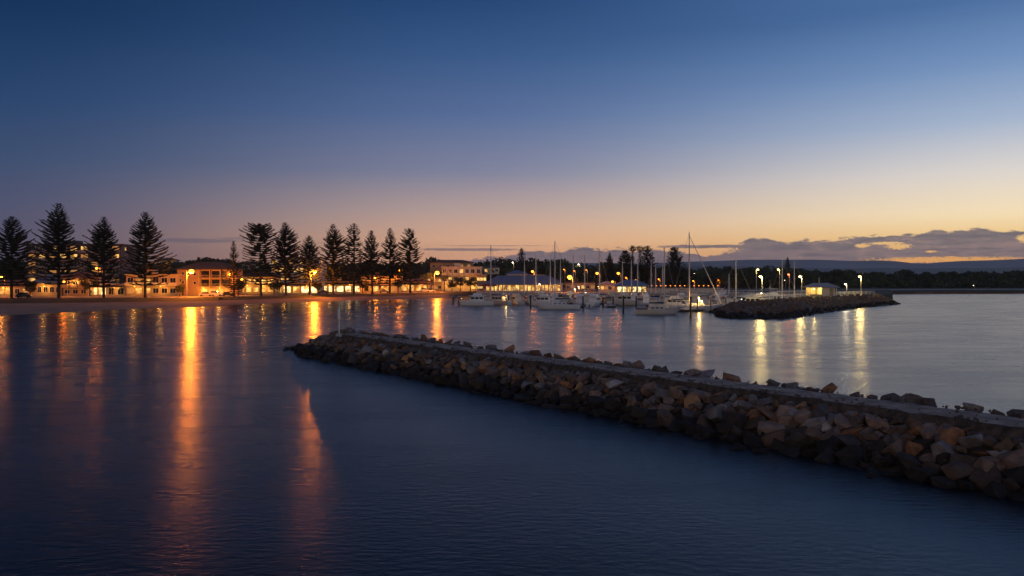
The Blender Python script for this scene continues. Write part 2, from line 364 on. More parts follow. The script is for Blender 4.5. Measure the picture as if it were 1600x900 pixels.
# hills
def ridge(name, Y, prof, m, depth):
    V = []; Fc = []; xs = list(range(-1400, 3001, 25)); r2 = random.Random(Y)
    for i, px in enumerate(xs):
        top = interp(px, prof) + 0.5 * math.sin(px * .021) + .45 * math.sin(px * .057 + 1) + r2.uniform(-.25, .25)
        zt = zat(top, Y)
        for fy, fz in ((-.16, 0), (-.09, .45), (-.035, .85), (0, 1), (.1, .6), (.16, 0)):
            YY = Y * (1 + fy * depth); V.append(((px - 800) / F * YY, YY, 0 + zt * fz + (math.sin(px * .11 + fy * 40) * 2 if 0 < fz < 1 else 0)))
    n = 6
    for i in range(len(xs) - 1):
        for j in range(n - 1): Fc.append((i * n + j, (i + 1) * n + j, (i + 1) * n + j + 1, i * n + j + 1))
    return tag(link(bpy.data.objects.new(name, fastmesh(name, V, Fc, [m], True))), kind='structure')
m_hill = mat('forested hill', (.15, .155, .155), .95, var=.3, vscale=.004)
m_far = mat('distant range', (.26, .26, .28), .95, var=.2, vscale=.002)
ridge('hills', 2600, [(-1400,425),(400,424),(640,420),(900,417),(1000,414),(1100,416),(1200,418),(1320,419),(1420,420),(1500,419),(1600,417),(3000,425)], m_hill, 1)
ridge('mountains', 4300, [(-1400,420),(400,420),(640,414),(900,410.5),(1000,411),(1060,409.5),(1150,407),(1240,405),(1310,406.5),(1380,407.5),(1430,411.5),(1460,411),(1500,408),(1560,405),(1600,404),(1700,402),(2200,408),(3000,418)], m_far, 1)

# ------------------------------------------------------------------ vegetation
def tubes(P0, P1, r0, r1, k=3):
    P0 = np.asarray(P0); P1 = np.asarray(P1); r0 = np.asarray(r0).reshape(-1, 1); r1 = np.asarray(r1).reshape(-1, 1)
    d = P1 - P0; d /= np.linalg.norm(d, axis=1, keepdims=True) + 1e-9
    up = np.tile([0.13, 0.21, 1.0], (len(d), 1)); a = np.cross(d, up); a /= np.linalg.norm(a, axis=1, keepdims=True) + 1e-9; b = np.cross(d, a)
    V = []
    for P, r in ((P0, r0), (P1, r1)):
        for i in range(k):
            t = 2 * math.pi * i / k; V.append(P + r * (a * math.cos(t) + b * math.sin(t)))
    V = np.stack(V, 1).reshape(-1, 3); n = len(P0); base = (np.arange(n) * 2 * k)[:, None]
    Fq = [np.concatenate([base + i, base + (i + 1) % k, base + k + (i + 1) % k, base + k + i], 1) for i in range(k)]
    return V, np.concatenate(Fq)
def norfolk(name, label, px, base, topy, hwpx, Y, gnd, seed, start=.13, shape='cone', group='Norfolk pines in a row along the foreshore', dens=1.0, cat='tree', thin=1.0, gap=0):
    rs = np.random.RandomState(seed); H = zat(topy, Y) - gnd; hw = hwpx / F * Y
    root = thing(name, label, cat, at(px, Y, gnd), 0, group); hw = hw * 1.22
    tr = MB(); lean = rs.uniform(-.018, .018)
    tr.tube((0, 0, -.3), (lean * H, 0, H * .5), H * .014 + .1, H * .009 + .05, 8); tr.tube((lean * H, 0, H * .5), (lean * H, 0, H), H * .009 + .05, .04, 6)
    tr.build('trunk', m_bark, root)
    prof = {'cone': [(0,.72),(.1,.95),(.25,1),(.45,.84),(.65,.60),(.82,.36),(.93,.17),(1,.03)],
            'slim': [(0,.85),(.15,1),(.4,.85),(.7,.5),(.9,.2),(1,.03)],
            'flat': [(0,.7),(.15,.95),(.35,.95),(.55,.85),(.75,.95),(.9,.8),(.97,.55),(1,.4)],
            'tuft': [(0,.9),(.25,1),(.45,.75),(.6,.35),(.74,.16),(.80,.14),(.86,.5),(.92,.5),(.97,.3),(1,.05)],
            'round': [(0,.7),(.1,.92),(.28,1),(.5,.82),(.7,.60),(.86,.42),(.95,.26),(1,.06)]}[shape]
    z = H * start; A0 = []; A1 = []; q0 = []; q1 = []; wi = 0
    side = rs.uniform(0, 6.28); gapy = rs.uniform(0, .8)
    while z < H:
        t = (z - H * start) / (H * (1 - start)); r = hw * interp(t, prof) * rs.uniform(.82, 1.12)
        nb = 7 if t < .75 else 6; ph = rs.uniform(0, 6.28)
        for b in range(nb):
            if rs.rand() < .05 + .16 * (rs.rand() < gapy): continue
            an = ph + b * 6.283 / nb + rs.uniform(-.15, .15); rr = r * rs.uniform(.72, 1.12) * (1 + .13 * math.cos(an - side))
            dirx, diry = math.cos(an), math.sin(an)
            sl = -.12 + {'cone': .60, 'slim': .6, 'flat': .24}.get(shape, .34) * t ** 1.2; cu = .18 + .1 * rs.rand()
            def pt(s): return np.array([lean * z + dirx * rr * s, diry * rr * s, z + rr * (sl * s + cu * s * s) + .0])
            K = 4
            for k in range(K):
                A0.append(pt(k / K)); A1.append(pt((k + 1) / K)); q0.append(.07 * (1 - k / K) + .03); q1.append(.07 * (1 - (k + 1) / K) + .02)
            nst = max(3, int(rr * (1 - .12) / (.27 / dens)))
            for j in range(nst):
                s = .14 + .86 * (j + rs.rand() * .6) / nst; c = pt(s); ln = min(rr * .34, 1.5) * (1.10 - s * .72) * rs.uniform(.75, 1.15) + .12
                for sg in (-1, 1):
                    aa = an + sg * rs.uniform(.55, 1.05); e = c + np.array([math.cos(aa) * ln, math.sin(aa) * ln, ln * rs.uniform(-.02, .24)])
                    A0.append(c); A1.append(e); w_ = .112 * thin * (H / 26) ** .5; q0.append(w_ * 1.1); q1.append(w_ * .45)
            e = pt(1.0); A0.append(e); A1.append(e + np.array([dirx * .35, diry * .35, .3])); q0.append(.09); q1.append(.03)
        z += (H * .034 + .12) * (1 - .45 * t) * rs.uniform(.85, 1.15); wi += 1
    V, Fq = tubes(A0, A1, q0, q1)
    link(bpy.data.objects.new('crown', fastmesh('crown', V, Fq, [m_pine], False)), root)
    return root
def gpx(px, off=-2): return roadY(px) + off
desc = ['far left Norfolk pine cut by the frame edge with wide dark crown', 'tallest Norfolk pine in front of the five storey apartment block', 'dark Norfolk pine standing at the right end of the apartment block',
        'tall open-topped Norfolk pine left of the lit three storey building', 'narrow spire-shaped young pine right of the three storey building', 'blunt flat-topped Norfolk pine right of the narrow spire pine',
        'pointed Norfolk pine between the flat-topped pine and the short pine', 'short Norfolk pine left of the bright orange lamp over the shops', 'Norfolk pine lit orange on its lower boughs by the lamp at its left',
        'open-topped Norfolk pine, fifth from the right of the row', 'shortest of the five pines at the right end of the row', 'sharp-pointed Norfolk pine, second from the right end of the row', 'rounded-top Norfolk pine at the right end of the row']
TREES = [(18,468,338,31,.16,'cone'),(92,467,318,31,.15,'cone'),(162,466,340,29,.15,'cone'),(227,464,331,31,.15,'cone'),(366,461,377,10.5,.05,'slim'),(408,461,351,24,.16,'flat'),
         (447,461,348,25,.17,'cone'),(484,460,368,20,.17,'cone'),(521,459,350,23,.15,'cone'),(553,458,350,19,.16,'round'),(582,458,360,17,.15,'cone'),(609,457,356,18,.15,'slim'),(641,457,357,22,.14,'round')]
for i, (px, b, tpy, hw, st, sh) in enumerate(TREES):
    norfolk('norfolk_pine', desc[i], px, b, tpy, hw, gpx(px), 1.72, 100 + i, st, sh, thin=1.0 if i != 4 else .8, dens=1.0 if i != 4 else 1.3)
BT = [(815,388,9,420,'round','small Norfolk pine rising above the wood behind the long shed'),(953,395,9,420,'cone','slim pointed pine standing apart left of the pine cluster'),
      (976,391,15,390,'round','broad left-hand pine of the dark cluster behind the pavilion'),(988,384,10,400,'tuft','left pine with a bare neck and tufted top in the dark cluster'),
      (1000,384.5,11,395,'tuft','middle pine with tufted top in the dark cluster'),(1012,384,14,390,'round','dense right-hand pine of the dark cluster behind the pavilion'),
      (1053,386,17,380,'round','broad dense pine standing right of the dark cluster'),(1231,402,6,520,'slim','far slim pine rising above the wood behind the marina lamps')]
for i, (px, tpy, hw, Y, sh, lab) in enumerate(BT):
    g = gz(px, Y) - .3
    norfolk('norfolk_pine', lab, px, 0, tpy, hw, Y, g, 300 + i, .12 if sh != 'tuft' else .1, sh, group='Norfolk pines behind the marina', dens=.8, thin=1.5)

def leafcloud(centers, radii, nleaf, size, rs):
    V = []; cs = np.asarray(centers); rd = np.asarray(radii)
    nl = nleaf
    idx = np.repeat(np.arange(len(cs)), nl); n = len(idx)
    d = rs.normal(size=(n, 3)); d /= np.linalg.norm(d, axis=1, keepdims=True); rr = rs.uniform(.55, 1.06, (n, 1))
    c = cs[idx] + d * rr * rd[idx]
    a = rs.normal(size=(n, 3)); a /= np.linalg.norm(a, axis=1, keepdims=True); b = np.cross(a, d + rs.normal(size=(n, 3)) * .4); b /= np.linalg.norm(b, axis=1, keepdims=True) + 1e-9
    sz = (size * rs.uniform(.5, 1.3, (n, 1)))
    Q = np.stack([c - a * sz, c + b * sz * .7, c + a * sz, c - b * sz * .7], 1).reshape(-1, 3)
    return Q, np.arange(4 * n).reshape(-1, 4)
# the wood behind town and across the river: one mass
rs = np.random.RandomState(5)
WTOP = [(-900,395),(-200,398),(0,405),(190,405),(250,404),(300,402),(318,398),(345,399),(370,406),(400,410),(500,408),(600,406),(660,403),(700,402),(740,405),(770,401),(800,403),(830,399),(860,402),(900,406),(960,406),(1000,411),(1060,411),
        (1100,415),(1130,412),(1180,414),(1215,412),(1240,411),(1262,415),(1300,420),(1350,421),(1400,421),(1440,420),(1480,421),(1520,418),(1560,421),(1600,420),(1900,420),(3000,420)]
cen = []; rad = []
for row, (d, lift, step) in enumerate([(150, 2.0, 12), (120, 7.0, 13), (92, 13.0, 14), (68, 20.0, 14), (50, 27.0, 15)]):
    px = -420
    while px < 2100:
        if row >= 3 and px < 1120: px += step; continue
        if row >= 3 and px < 1390 and row == 4: px += step; continue
        Y = roadY(px) + d + rs.uniform(-8, 8); tz = zat(interp(px, WTOP) + lift * .8 + rs.uniform(-3.0, 9), Y); g = gz(px, Y)
        h = max(4.5, tz - g); c0 = at(px, Y, 0)
        for k in range(5):
            r = h * rs.uniform(.17, .27) + .6; cz = g + h * rs.uniform(.35, .86)
            if cz + r * .8 > tz: cz = tz - r * .8
            cen.append((c0.x + rs.uniform(-.3, .3) * h, c0.y + rs.uniform(-.3, .3) * h, cz)); rad.append((r * 1.25, r * 1.25, r * .8))
        cen.append((c0.x, c0.y, g + h * .25)); rad.append((h * .4, h * .4, h * .28))
        px += step * rs.uniform(.55, 1.35)
V, Fq = leafcloud(cen, rad, 95, .85, rs)
tag(link(bpy.data.objects.new('woodland', fastmesh('woodland', V, Fq, [m_leaf]))), 'dark wood of rounded trees behind the town and across the river', 'woodland', kind='stuff')

def leafy(px, Y, g, h, label, group=None, m=None, name='leafy_tree'):
    root = thing(name, label, 'tree', at(px, Y, g), 0, group); rs = np.random.RandomState(int(px * 7))
    tr = MB(); tr.tube((0, 0, -.2), (.1, 0, h * .55), h * .03 + .05, h * .015 + .03, 6)
    for k in range(5): tr.tube((0, 0, h * .35), (rs.uniform(-.3, .3) * h, rs.uniform(-.3, .3) * h, h * .7), .07, .03, 4)
    tr.build('trunk', m_bark, root); c = []; r = []
    for k in range(11):
        c.append((rs.uniform(-.3, .3) * h, rs.uniform(-.3, .3) * h, h * rs.uniform(.45, .85))); q = h * rs.uniform(.12, .2); r.append((q * 1.2, q * 1.2, q))
    V, Fq = leafcloud(c, r, 90, .24, rs); link(bpy.data.objects.new('crown', fastmesh('crown', V, Fq, [m or m_leaf])), root)
def palm(px, Y, g, h, label):
    root = thing('palm_tree', label, 'palm', at(px, Y, g), 0, 'feathery palms around the orange lamp'); tr = MB(); rs = random.Random(px)
    pts = [(0.02 * h * math.sin(k / 5 * 2), 0, h * k / 5) for k in range(6)]
    for k in range(5): tr.tube(pts[k], pts[k + 1], .24 - .02 * k, .22 - .02 * k, 7)
    tr.build('trunk', m_bark, root); A0 = []; A1 = []; q0 = []; q1 = []; c = np.array(pts[-1])
    for k in range(26):
        an = k * 2.4 + rs.uniform(-.2, .2); el0 = rs.uniform(-.2, 1.1); ln = rs.uniform(2.6, 3.6); pr = c
        for j in range(1, 8):
            s = j / 7; e2 = el0 - 1.7 * s * s
            p_ = c + np.array([math.cos(an) * ln * s * math.cos(el0 * .5), math.sin(an) * ln * s * math.cos(el0 * .5), ln * (math.sin(el0) * s - .75 * s * s)])
            A0.append(pr); A1.append(p_); q0.append(.05); q1.append(.04)
            for sg in (-1, 1):
                sd = np.array([-math.sin(an) * sg, math.cos(an) * sg, 0]) * .75 * (1.1 - s) + np.array([math.cos(an) * .3, math.sin(an) * .3, -.45])
                A0.append(p_); A1.append(p_ + sd); q0.append(.06); q1.append(.02)
            pr = p_
    V, Fq = tubes(A0, A1, q0, q1); link(bpy.data.objects.new('crown', fastmesh('crown', V, Fq, [m_palm])), root)
for px, Y, h, lab in [(668, 330, 7.5, 'feathery palm left of the bright orange street lamp'), (694, 336, 6.5, 'feathery palm right of the bright orange street lamp'), (678, 345, 8.5, 'taller palm directly behind the bright orange street lamp')]:
    palm(px, Y, 1.8, h, lab)
for px, Y, h, lab in [(719, 345, 6, 'small round tree in front of the white apartments, left one'), (735, 343, 7, 'dark leafy tree at the right front of the white apartments'), (706, 347, 5, 'low shrubby tree beside the palms'),
                      (775, 345, 6.5, 'leafy tree at the left end of the long blue-roofed shed'), (1128, 350, 7, 'spreading tree behind the pale marina fence')]:
    leafy(px, Y, 1.8, h, lab)

# ------------------------------------------------------------------ buildings
def window(root, x, z, w_, h_, y=-.0, lit=None, face='front', D=0, name='window'):
    b = MB(); t_ = .08
    if face == 'front':
        b.b2(x - w_ / 2, x + w_ / 2, y - .05, y - .02, z - h_ / 2, z + h_ / 2, 0)
        b.b2(x - w_ / 2 - t_, x + w_ / 2 + t_, y - .09, y - .003, z - h_ / 2 - t_, z - h_ / 2, 1); b.b2(x - w_ / 2 - t_, x + w_ / 2 + t_, y - .09, y - .003, z + h_ / 2, z + h_ / 2 + t_, 1)
        for sx_ in (x - w_ / 2 - t_, x + w_ / 2): b.b2(sx_, sx_ + t_, y - .085, y - .004, z - h_ / 2, z + h_ / 2, 1)
        if w_ > 1: b.b2(x - .03, x + .03, y - .075, y - .051, z - h_ / 2, z + h_ / 2, 1)
    else:
        b.b2(y + .02, y + .05, x - w_ / 2, x + w_ / 2, z - h_ / 2, z + h_ / 2, 0)
        b.b2(y + .003, y + .09, x - w_ / 2 - t_, x + w_ / 2 + t_, z - h_ / 2 - t_, z - h_ / 2, 1); b.b2(y + .003, y + .09, x - w_ / 2 - t_, x + w_ / 2 + t_, z + h_ / 2, z + h_ / 2 + t_, 1)
    return b.build(name, [lit or m_glass, m_white], root)
def hiproof(b, x0, x1, y0, y1, z, h, over=.6, gable=False, mi=0):
    x0 -= over; x1 += over; y0 -= over; y1 += over; cy = (y0 + y1) / 2; k = 0 if gable else min((x1 - x0) / 2 - .05, (y1 - y0) / 2)
    lo = [(x0, y0, z), (x1, y0, z), (x1, y1, z), (x0, y1, z)]; ri = [(x0 + k, cy, z + h), (x1 - k, cy, z + h)]; bt = [(a, c, z - .18) for a, c, _ in lo]
    b.add(lo + ri + bt, [(0, 1, 5, 4), (2, 3, 4, 5), (1, 2, 5), (3, 0, 4), (9, 8, 7, 6), (6, 7, 1, 0), (7, 8, 2, 1), (8, 9, 3, 2), (9, 6, 0, 3)], mi)
def fill_light(root, loc, pw, col=None):  # point light added to brighten the town facades
    ld = bpy.data.lights.new('lamp_light', 'POINT'); ld.energy = pw * LAMP; ld.color = col or (1, .42, .07); ld.shadow_soft_size = .2
    lo = link(bpy.data.objects.new('lamp_light', ld), root); lo.location = loc
def fill_wall_lamp(root, loc, pw):  # extra lamp put on a house front to raise its glow
    q = MB(); q.ell(loc, (.22, .22, .15)); q.build('fill_wall_lamp', m_sods, root); fill_light(root, (loc[0], loc[1] - .8, loc[2] - .5), pw)
def block(name, label, px0, px1, Y, z0, floors, fh, depth, wall, roof='flat', rh=2.5, rmat=None, cols=5, lit=.3, ww=1.3, wh=1.3, balc=False, bm_=None, litmats=None, cat='building', yaw=0, shop=None, seed=1, litmap=None, side=True, skipg=False):
    r = random.Random(seed); rmat = rmat or m_roofd; c = at((px0 + px1) / 2, Y, z0); w_ = (px1 - px0) / F * Y / max(.6, math.cos(yaw)); H = floors * fh
    root = thing(name, label, cat, c, yaw); b = MB(); x0, x1 = -w_ / 2, w_ / 2
    b.b2(x0, x1, 0, depth, -.6, H); b.build('wall', wall, root)
    b = MB()
    if roof == 'flat': b.b2(x0 - .35, x1 + .35, -.35, depth + .35, H, H + .35); b.b2(x0 + w_ * .3, x0 + w_ * .45, depth * .4, depth * .7, H + .35, H + 1.9)
    else: hiproof(b, x0, x1, 0, depth, H + .18, rh, .7, roof == 'gable')
    b.build('roof', rmat, root)
    lm = litmats or [m_lit, m_litd]
    for f in range(floors):
        if f == 0 and (shop or skipg): continue
        for k in range(cols):
            x = x0 + w_ * (k + .5) / cols; z = f * fh + fh * .5
            L_ = (litmap[f][k] if litmap else (r.random() < lit))
            window(root, x, z, min(ww, w_ / cols * .75), wh, lit=r.choice(lm) if L_ else None)
        if side:
            for k in range(2): window(root, depth * (k + .5) / 2, f * fh + fh * .5, 1.0, 1.1, y=x1 if c.x < 0 else x0 - .07, lit=r.choice(lm) if r.random() < lit * .6 else None, face='side')
        if balc and f > 0:
            bb = MB()
            for k in range(cols):
                if cols > 3 and k == cols // 2 and floors > 3: continue
                x = x0 + w_ * (k + .5) / cols; bw = w_ / cols * .86
                bb = MB(); bb.b2(x - bw / 2, x + bw / 2, -1.5, -.1, f * fh - .12, f * fh + .03); bb.b2(x - bw / 2, x + bw / 2, -1.5, -1.42, f * fh + .03, f * fh + 1.0)
                for sx_ in (x - bw / 2, x + bw / 2 - .08): bb.b2(sx_, sx_ + .08, -1.42, -.1, f * fh + .03, f * fh + 1.0)
                bb.build('balcony', bm_ or wall, root)
    if shop:
        n = max(3, int(w_ / 3.2)); aw = MB(); aw.add([(x0, -.02, fh - .25), (x1, -.02, fh - .25), (x1, -2.2, fh - .7), (x0, -2.2, fh - .7), (x0, -.02, fh - .4), (x1, -.02, fh - .4), (x1, -2.2, fh - .85), (x0, -2.2, fh - .85)],
            [(0, 1, 2, 3), (7, 6, 5, 4), (3, 2, 6, 7), (0, 3, 7, 4), (1, 5, 6, 2), (0, 4, 5, 1)]); aw.build('awning', m_roofd, root)
        for k in range(n):
            x = x0 + w_ * (k + .5) / n; window(root, x, 1.35 + .2, w_ / n * r.uniform(.6, .86), 2.3, lit=r.choice(shop), name='shop_window')
            if k < n: 
                q = MB(); q.tube((x0 + w_ * k / n + .1, -2.0, -.1), (x0 + w_ * k / n + .1, -2.0, fh - .85), .06, .06, 6); q.build('post', m_white, root)
        for k in range(max(2, int(w_ / 6))):
            x = x0 + w_ * (k + .5) / max(2, int(w_ / 6)); q = MB(); q.ell((x, -1.5, fh - 1.0), (.22, .22, .1)); q.build('fill_awning_lamp', m_sods, root)  # extra lamp added under the awning to brighten the shop facade
            fill_light(root, (x, -1.5, fh - 1.35), 130)
    return root
G = 1.82
block('apartment_block', 'five storey apartment block behind the tall left-hand pines with some lit balconies', 42, 189, 305, 2.2, 6, 3.15, 14, m_wdark, bm_=m_wpink, cols=9, lit=.5, ww=2.6, wh=1.9, balc=True, seed=3)
block('low_house', 'low orange-lit house at the left edge behind the first pine', -30, 46, 266, G, 1, 3.2, 9, m_wcream, 'hip', 2.2, m_roofr, cols=6, lit=.5, ww=1.5, wh=1.6, seed=4)
block('low_house', 'low house with pale blue metal roof between the two left pines', 47, 96, 267, G, 1, 4.3, 9, m_wcream, 'hip', 3.0, m_roofb, cols=5, lit=.5, ww=1.4, wh=1.8, seed=5)
block('gabled_house', 'orange-lit two storey house behind the trunk of the tallest pine', 99, 137, 266, G, 2, 3.0, 9, m_wcream, 'gable', 2.2, m_roofr, cols=3, lit=.25, ww=1.7, balc=True, bm_=m_wcream, seed=6)
block('cafe', 'white-lit low cafe between the third and fourth pines', 139, 196, 270, G, 1, 3.8, 8, m_wwhite, 'flat', rmat=m_wwhite, cols=4, shop=[m_shopw, m_shop, m_glass], seed=7)
o = block('beach_house', 'yellow-lit two storey flat-roofed house behind the fourth pine', 197, 277, 268, G, 2, 3.6, 10, m_wcream, 'flat', rmat=m_wcream, cols=6, lit=.3, ww=1.9, wh=1.7, balc=True, bm_=m_wwhite, seed=8)
# three storey motel
root = block('motel', 'orange-lit three storey building with brown hip roof and dark balcony bays', 277, 362, 272, G, 3, 3.05, 11, m_wbrick, 'hip', 2.7, m_roofd, cols=1, lit=0, ww=.1, wh=.1, seed=9, side=False, skipg=True)
for ch in [c for c in root.children if c.name.startswith('window')]: bpy.data.objects.remove(ch)
wM = (362 - 277) / F * 272; x0 = -wM / 2
for fl in (1, 2):
    window(root, x0 + 2.0, fl * 3.05 + 1.6, .8, 1.0); window(root, x0 + 6.2, fl * 3.05 + 1.4, .8, .9)
    for k in range(3):
        x = x0 + 10.0 + k * 3.7; b = MB(); b.b2(x - 1.45, x + 1.45, -.06, -.02, fl * 3.05 + .25, fl * 3.05 + 2.6, 0); b.build('balcony_door', [m_glass], root)
        b = MB(); b.b2(x - 1.85, x + 1.85, -1.3, -.1, fl * 3.05 - .1, fl * 3.05 + .05)
        for q in range(9): b.b2(x - 1.8 + q * .44, x - 1.74 + q * .44, -1.28, -1.22, fl * 3.05 + .05, fl * 3.05 + 1.05)
        b.b2(x - 1.85, x + 1.85, -1.3, -1.2, fl * 3.05 + 1.05, fl * 3.05 + 1.12); b.b2(x - 1.85, x - 1.65, -1.3, -.1, fl * 3.05 + .05, fl * 3.05 + 2.9); b.build('balcony', m_wcream, root)
for k in range(4): b = MB(); b.b2(x0 + 8.4 + k * 2.8, x0 + 10.7 + k * 2.8, -.06, -.02, .0, 2.3); b.build('garage_door', m_wwhite, root)
b = MB(); b.b2(x0 + 1.2, x0 + 2.2, -.07, -.02, 0, 2.2); b.build('door', m_glass, root)
block('lit_house', 'two storey house with glowing windows right of the narrow spire pine', 372, 428, 292, G, 2, 3.3, 9, m_wcream, 'hip', 1.6, m_roofd, cols=5, lit=.85, ww=1.6, wh=1.5, seed=10, litmats=[m_lit, m_shop])
block('apartment_block', 'tall apartment block with glowing floors behind the pines near the shops', 424, 500, 330, 2.4, 4, 3.5, 12, m_wwhite, cols=7, lit=.7, ww=2.2, wh=1.6, balc=True, seed=11)
block('shop_row', 'bright shopfronts under the pointed and short pines', 428, 498, roadY(460) + 20, G, 1, 4.0, 9, m_wwhite, 'flat', rmat=m_wcream, shop=[m_shop, m_shopw, m_lit], seed=12)
block('shop_row', 'brightest yellow-white shopfronts right of the orange lamp', 500, 563, roadY(530) + 20, G, 1, 4.3, 9, m_wcream, 'flat', rmat=m_wcream, shop=[m_shopw, m_shop], seed=13)
block('shop_row', 'dimmer orange-lit shopfronts behind the shortest of the five right-hand pines', 564, 622, roadY(590) + 20, G, 2, 3.4, 9, m_wcream, 'flat', rmat=m_roofd, cols=7, lit=.45, litmats=[m_litd], shop=[m_lit, m_litd, m_glass], seed=14)
block('shop_row', 'orange-lit low shopfronts behind the rightmost pine of the row', 624, 672, roadY(650) + 22, G, 1, 4.0, 9, m_wcream, 'hip', 1.6, m_roofr, shop=[m_lit, m_litd], seed=15)
lm = [[1] * 9, [0, 1, 0, 1, 1, 0, 1, 0, 1], [0, 0, 0, 0, 0, 0, 1, 0, 0], ]
block('white_apartments', 'white three storey apartments right of the bright orange lamp and palms', 690, 752, 352, G, 3, 3.6, 12, m_wwhite, 'flat', rmat=m_wwhite, cols=7, lit=.35, ww=1.5, wh=1.7, balc=True, litmap=[[1] * 7, [0, 1, 0, 0, 1, 0, 1], [0, 0, 0, 1, 0, 0, 0]], seed=16)
root = block('penthouse_block', 'dark-roofed top floors with one lit gable behind the white apartments', 672, 738, 366, G, 4, 3.3, 10, m_wbrick, 'hip', 1.2, m_roofd, cols=6, lit=.1, seed=17)
block('kiosk', 'small bright kiosk at the right foot of the white apartments', 745, 760, 346, G, 2, 3.6, 7, m_wcream, 'flat', rmat=m_wcream, cols=3, lit=.9, litmats=[m_shop], seed=18)
block('hill_house', 'pale-eaved house with low roof behind the long blue-roofed shed', 792, 824, 372, 3.0, 2, 3.3, 9, m_wwhite, 'hip', 1.7, m_roofb, cols=4, lit=.6, litmats=[m_litd], seed=19)
block('hill_house', 'orange-lit house under the lamps behind the right part of the long shed', 826, 850, 374, 3.0, 2, 3.0, 9, m_wcream, 'flat', rmat=m_wcream, cols=3, lit=.6, litmats=[m_lit], seed=20)
for i, (px, py, Y, w_, lab) in enumerate([(197, 408, 430, 9, 'hillside house with one wide bright window left of the fourth pine'), (217, 412, 420, 8, 'hillside house mostly hidden behind the fourth pine'),
        (259, 409, 420, 9, 'pale hillside house right of the fourth pine'), (273, 415, 410, 7, 'white gabled hillside house left of the three storey building roof'), (385, 415, 410, 12, 'hillside house above the lit house'),
        (700, 414, 440, 12, 'hillside house behind the dark-roofed top floors'), (768, 420, 440, 9, 'dim hillside house left of the long shed roof')]):
    z0 = zat(py + 7, Y); q = w_ * F / Y / 2
    block('hillside_house', lab, px - q, px + q, Y, z0, 1, 3.2, 7, m_wwhite, 'hip', 1.4, m_roofd, cols=3, lit=.7, ww=1.7, seed=30 + i, litmats=[m_lit, m_litd])
for nm, locs in (('gabled_house', [(0, -.9, 5.2)]), ('beach_house', [(-5, -2.0, 3.3), (4, -2.0, 3.3)]), ('low_house', [(0, -.9, 2.9)]), ('low_house.001', [(0, -.9, 3.4)]), ('lit_house', [(-3, -.9, 3.2), (3, -.9, 3.2)]), ('white_apartments', [(-6, -1.9, 3.2), (0, -1.9, 3.2), (6, -1.9, 3.2)]), ('motel', [(6, -1.6, 2.7), (0, -.9, 2.7)])):
    for lc in locs: fill_wall_lamp(bpy.data.objects[nm], lc, 420)
# long blue-roofed shed on the marina front
def verandah(name, label, px0, px1, Y, z0, eave, ridge_, depth, n, rm, glow, solid=None):
    c = at((px0 + px1) / 2, Y, z0); w_ = (px1 - px0) / F * Y; root = thing(name, label, 'building', c); x0, x1 = -w_ / 2, w_ / 2
    b = MB(); b.b2(x0 + .5, x1 - .5, 2.0, depth - .5, -.5, eave - .02); b.build('wall', m_wcream, root)
    b = MB(); b.b2(x0 - .3, x1 + .3, -.6, 2.0, -.5, .05); b.build('deck', m_timber, root)
    b = MB(); hiproof(b, x0, x1, 0, depth, eave + .2, ridge_ - eave, .8); b.build('roof', rm, root)
    for k in range(n):
        x = x0 + .6 + (w_ - 1.2) * (k + .5) / n; window(root, x, eave * .5, (w_ - 1.2) / n * .8, eave * .8, y=2.0, lit=glow[k % len(glow)])
    for k in range(n + 1):
        x = x0 + .3 + (w_ - .6) * k / n; b = MB(); b.b2(x - .09, x + .09, .02, .2, .05, eave); b.build('post', m_white, root)
    b = MB()
    for z in (.55, 1.0): b.b2(x0 + .4, x1 - .4, .06, .12, z, z + .05)
    b.build('rail', m_white, root); return root
verandah('marina_shed', 'long verandah building with blue-grey hip roof and glowing yellow front', 757, 879, 326, 2.0, 3.1, 6.7, 11, 18, m_roofb, [m_shop, m_lit, m_shop, m_lit, m_lit])
verandah('marina_pavilion', 'grey-roofed pavilion with white-lit walls in front of the pine cluster', 963, 1014, 306, 2.0, 2.6, 5.0, 9, 6, m_roofb, [m_shopw, m_shopw, m_shop])
b = MB(); 
rt = thing('red_canopy', 'dark red canopy between the kiosk and the long shed', 'canopy', at(762, 322, 1.9)); b.box((0, 0, 2.6), (8.5, 4, .25), 0); b.add([(-4.3, -2, 2.75), (4.3, -2, 2.75), (0, 0, 3.6), (-4.3, 2, 2.75), (4.3, 2, 2.75)], [(0, 1, 2), (1, 4, 2), (4, 3, 2), (3, 0, 2)]); b.build('roof', m_redc, rt)
for sx_ in (-4, 4):
    for sy_ in (-1.8, 1.8): b = MB(); b.tube((sx_, sy_, -.2), (sx_, sy_, 2.5), .07); b.build('post', m_white, rt)

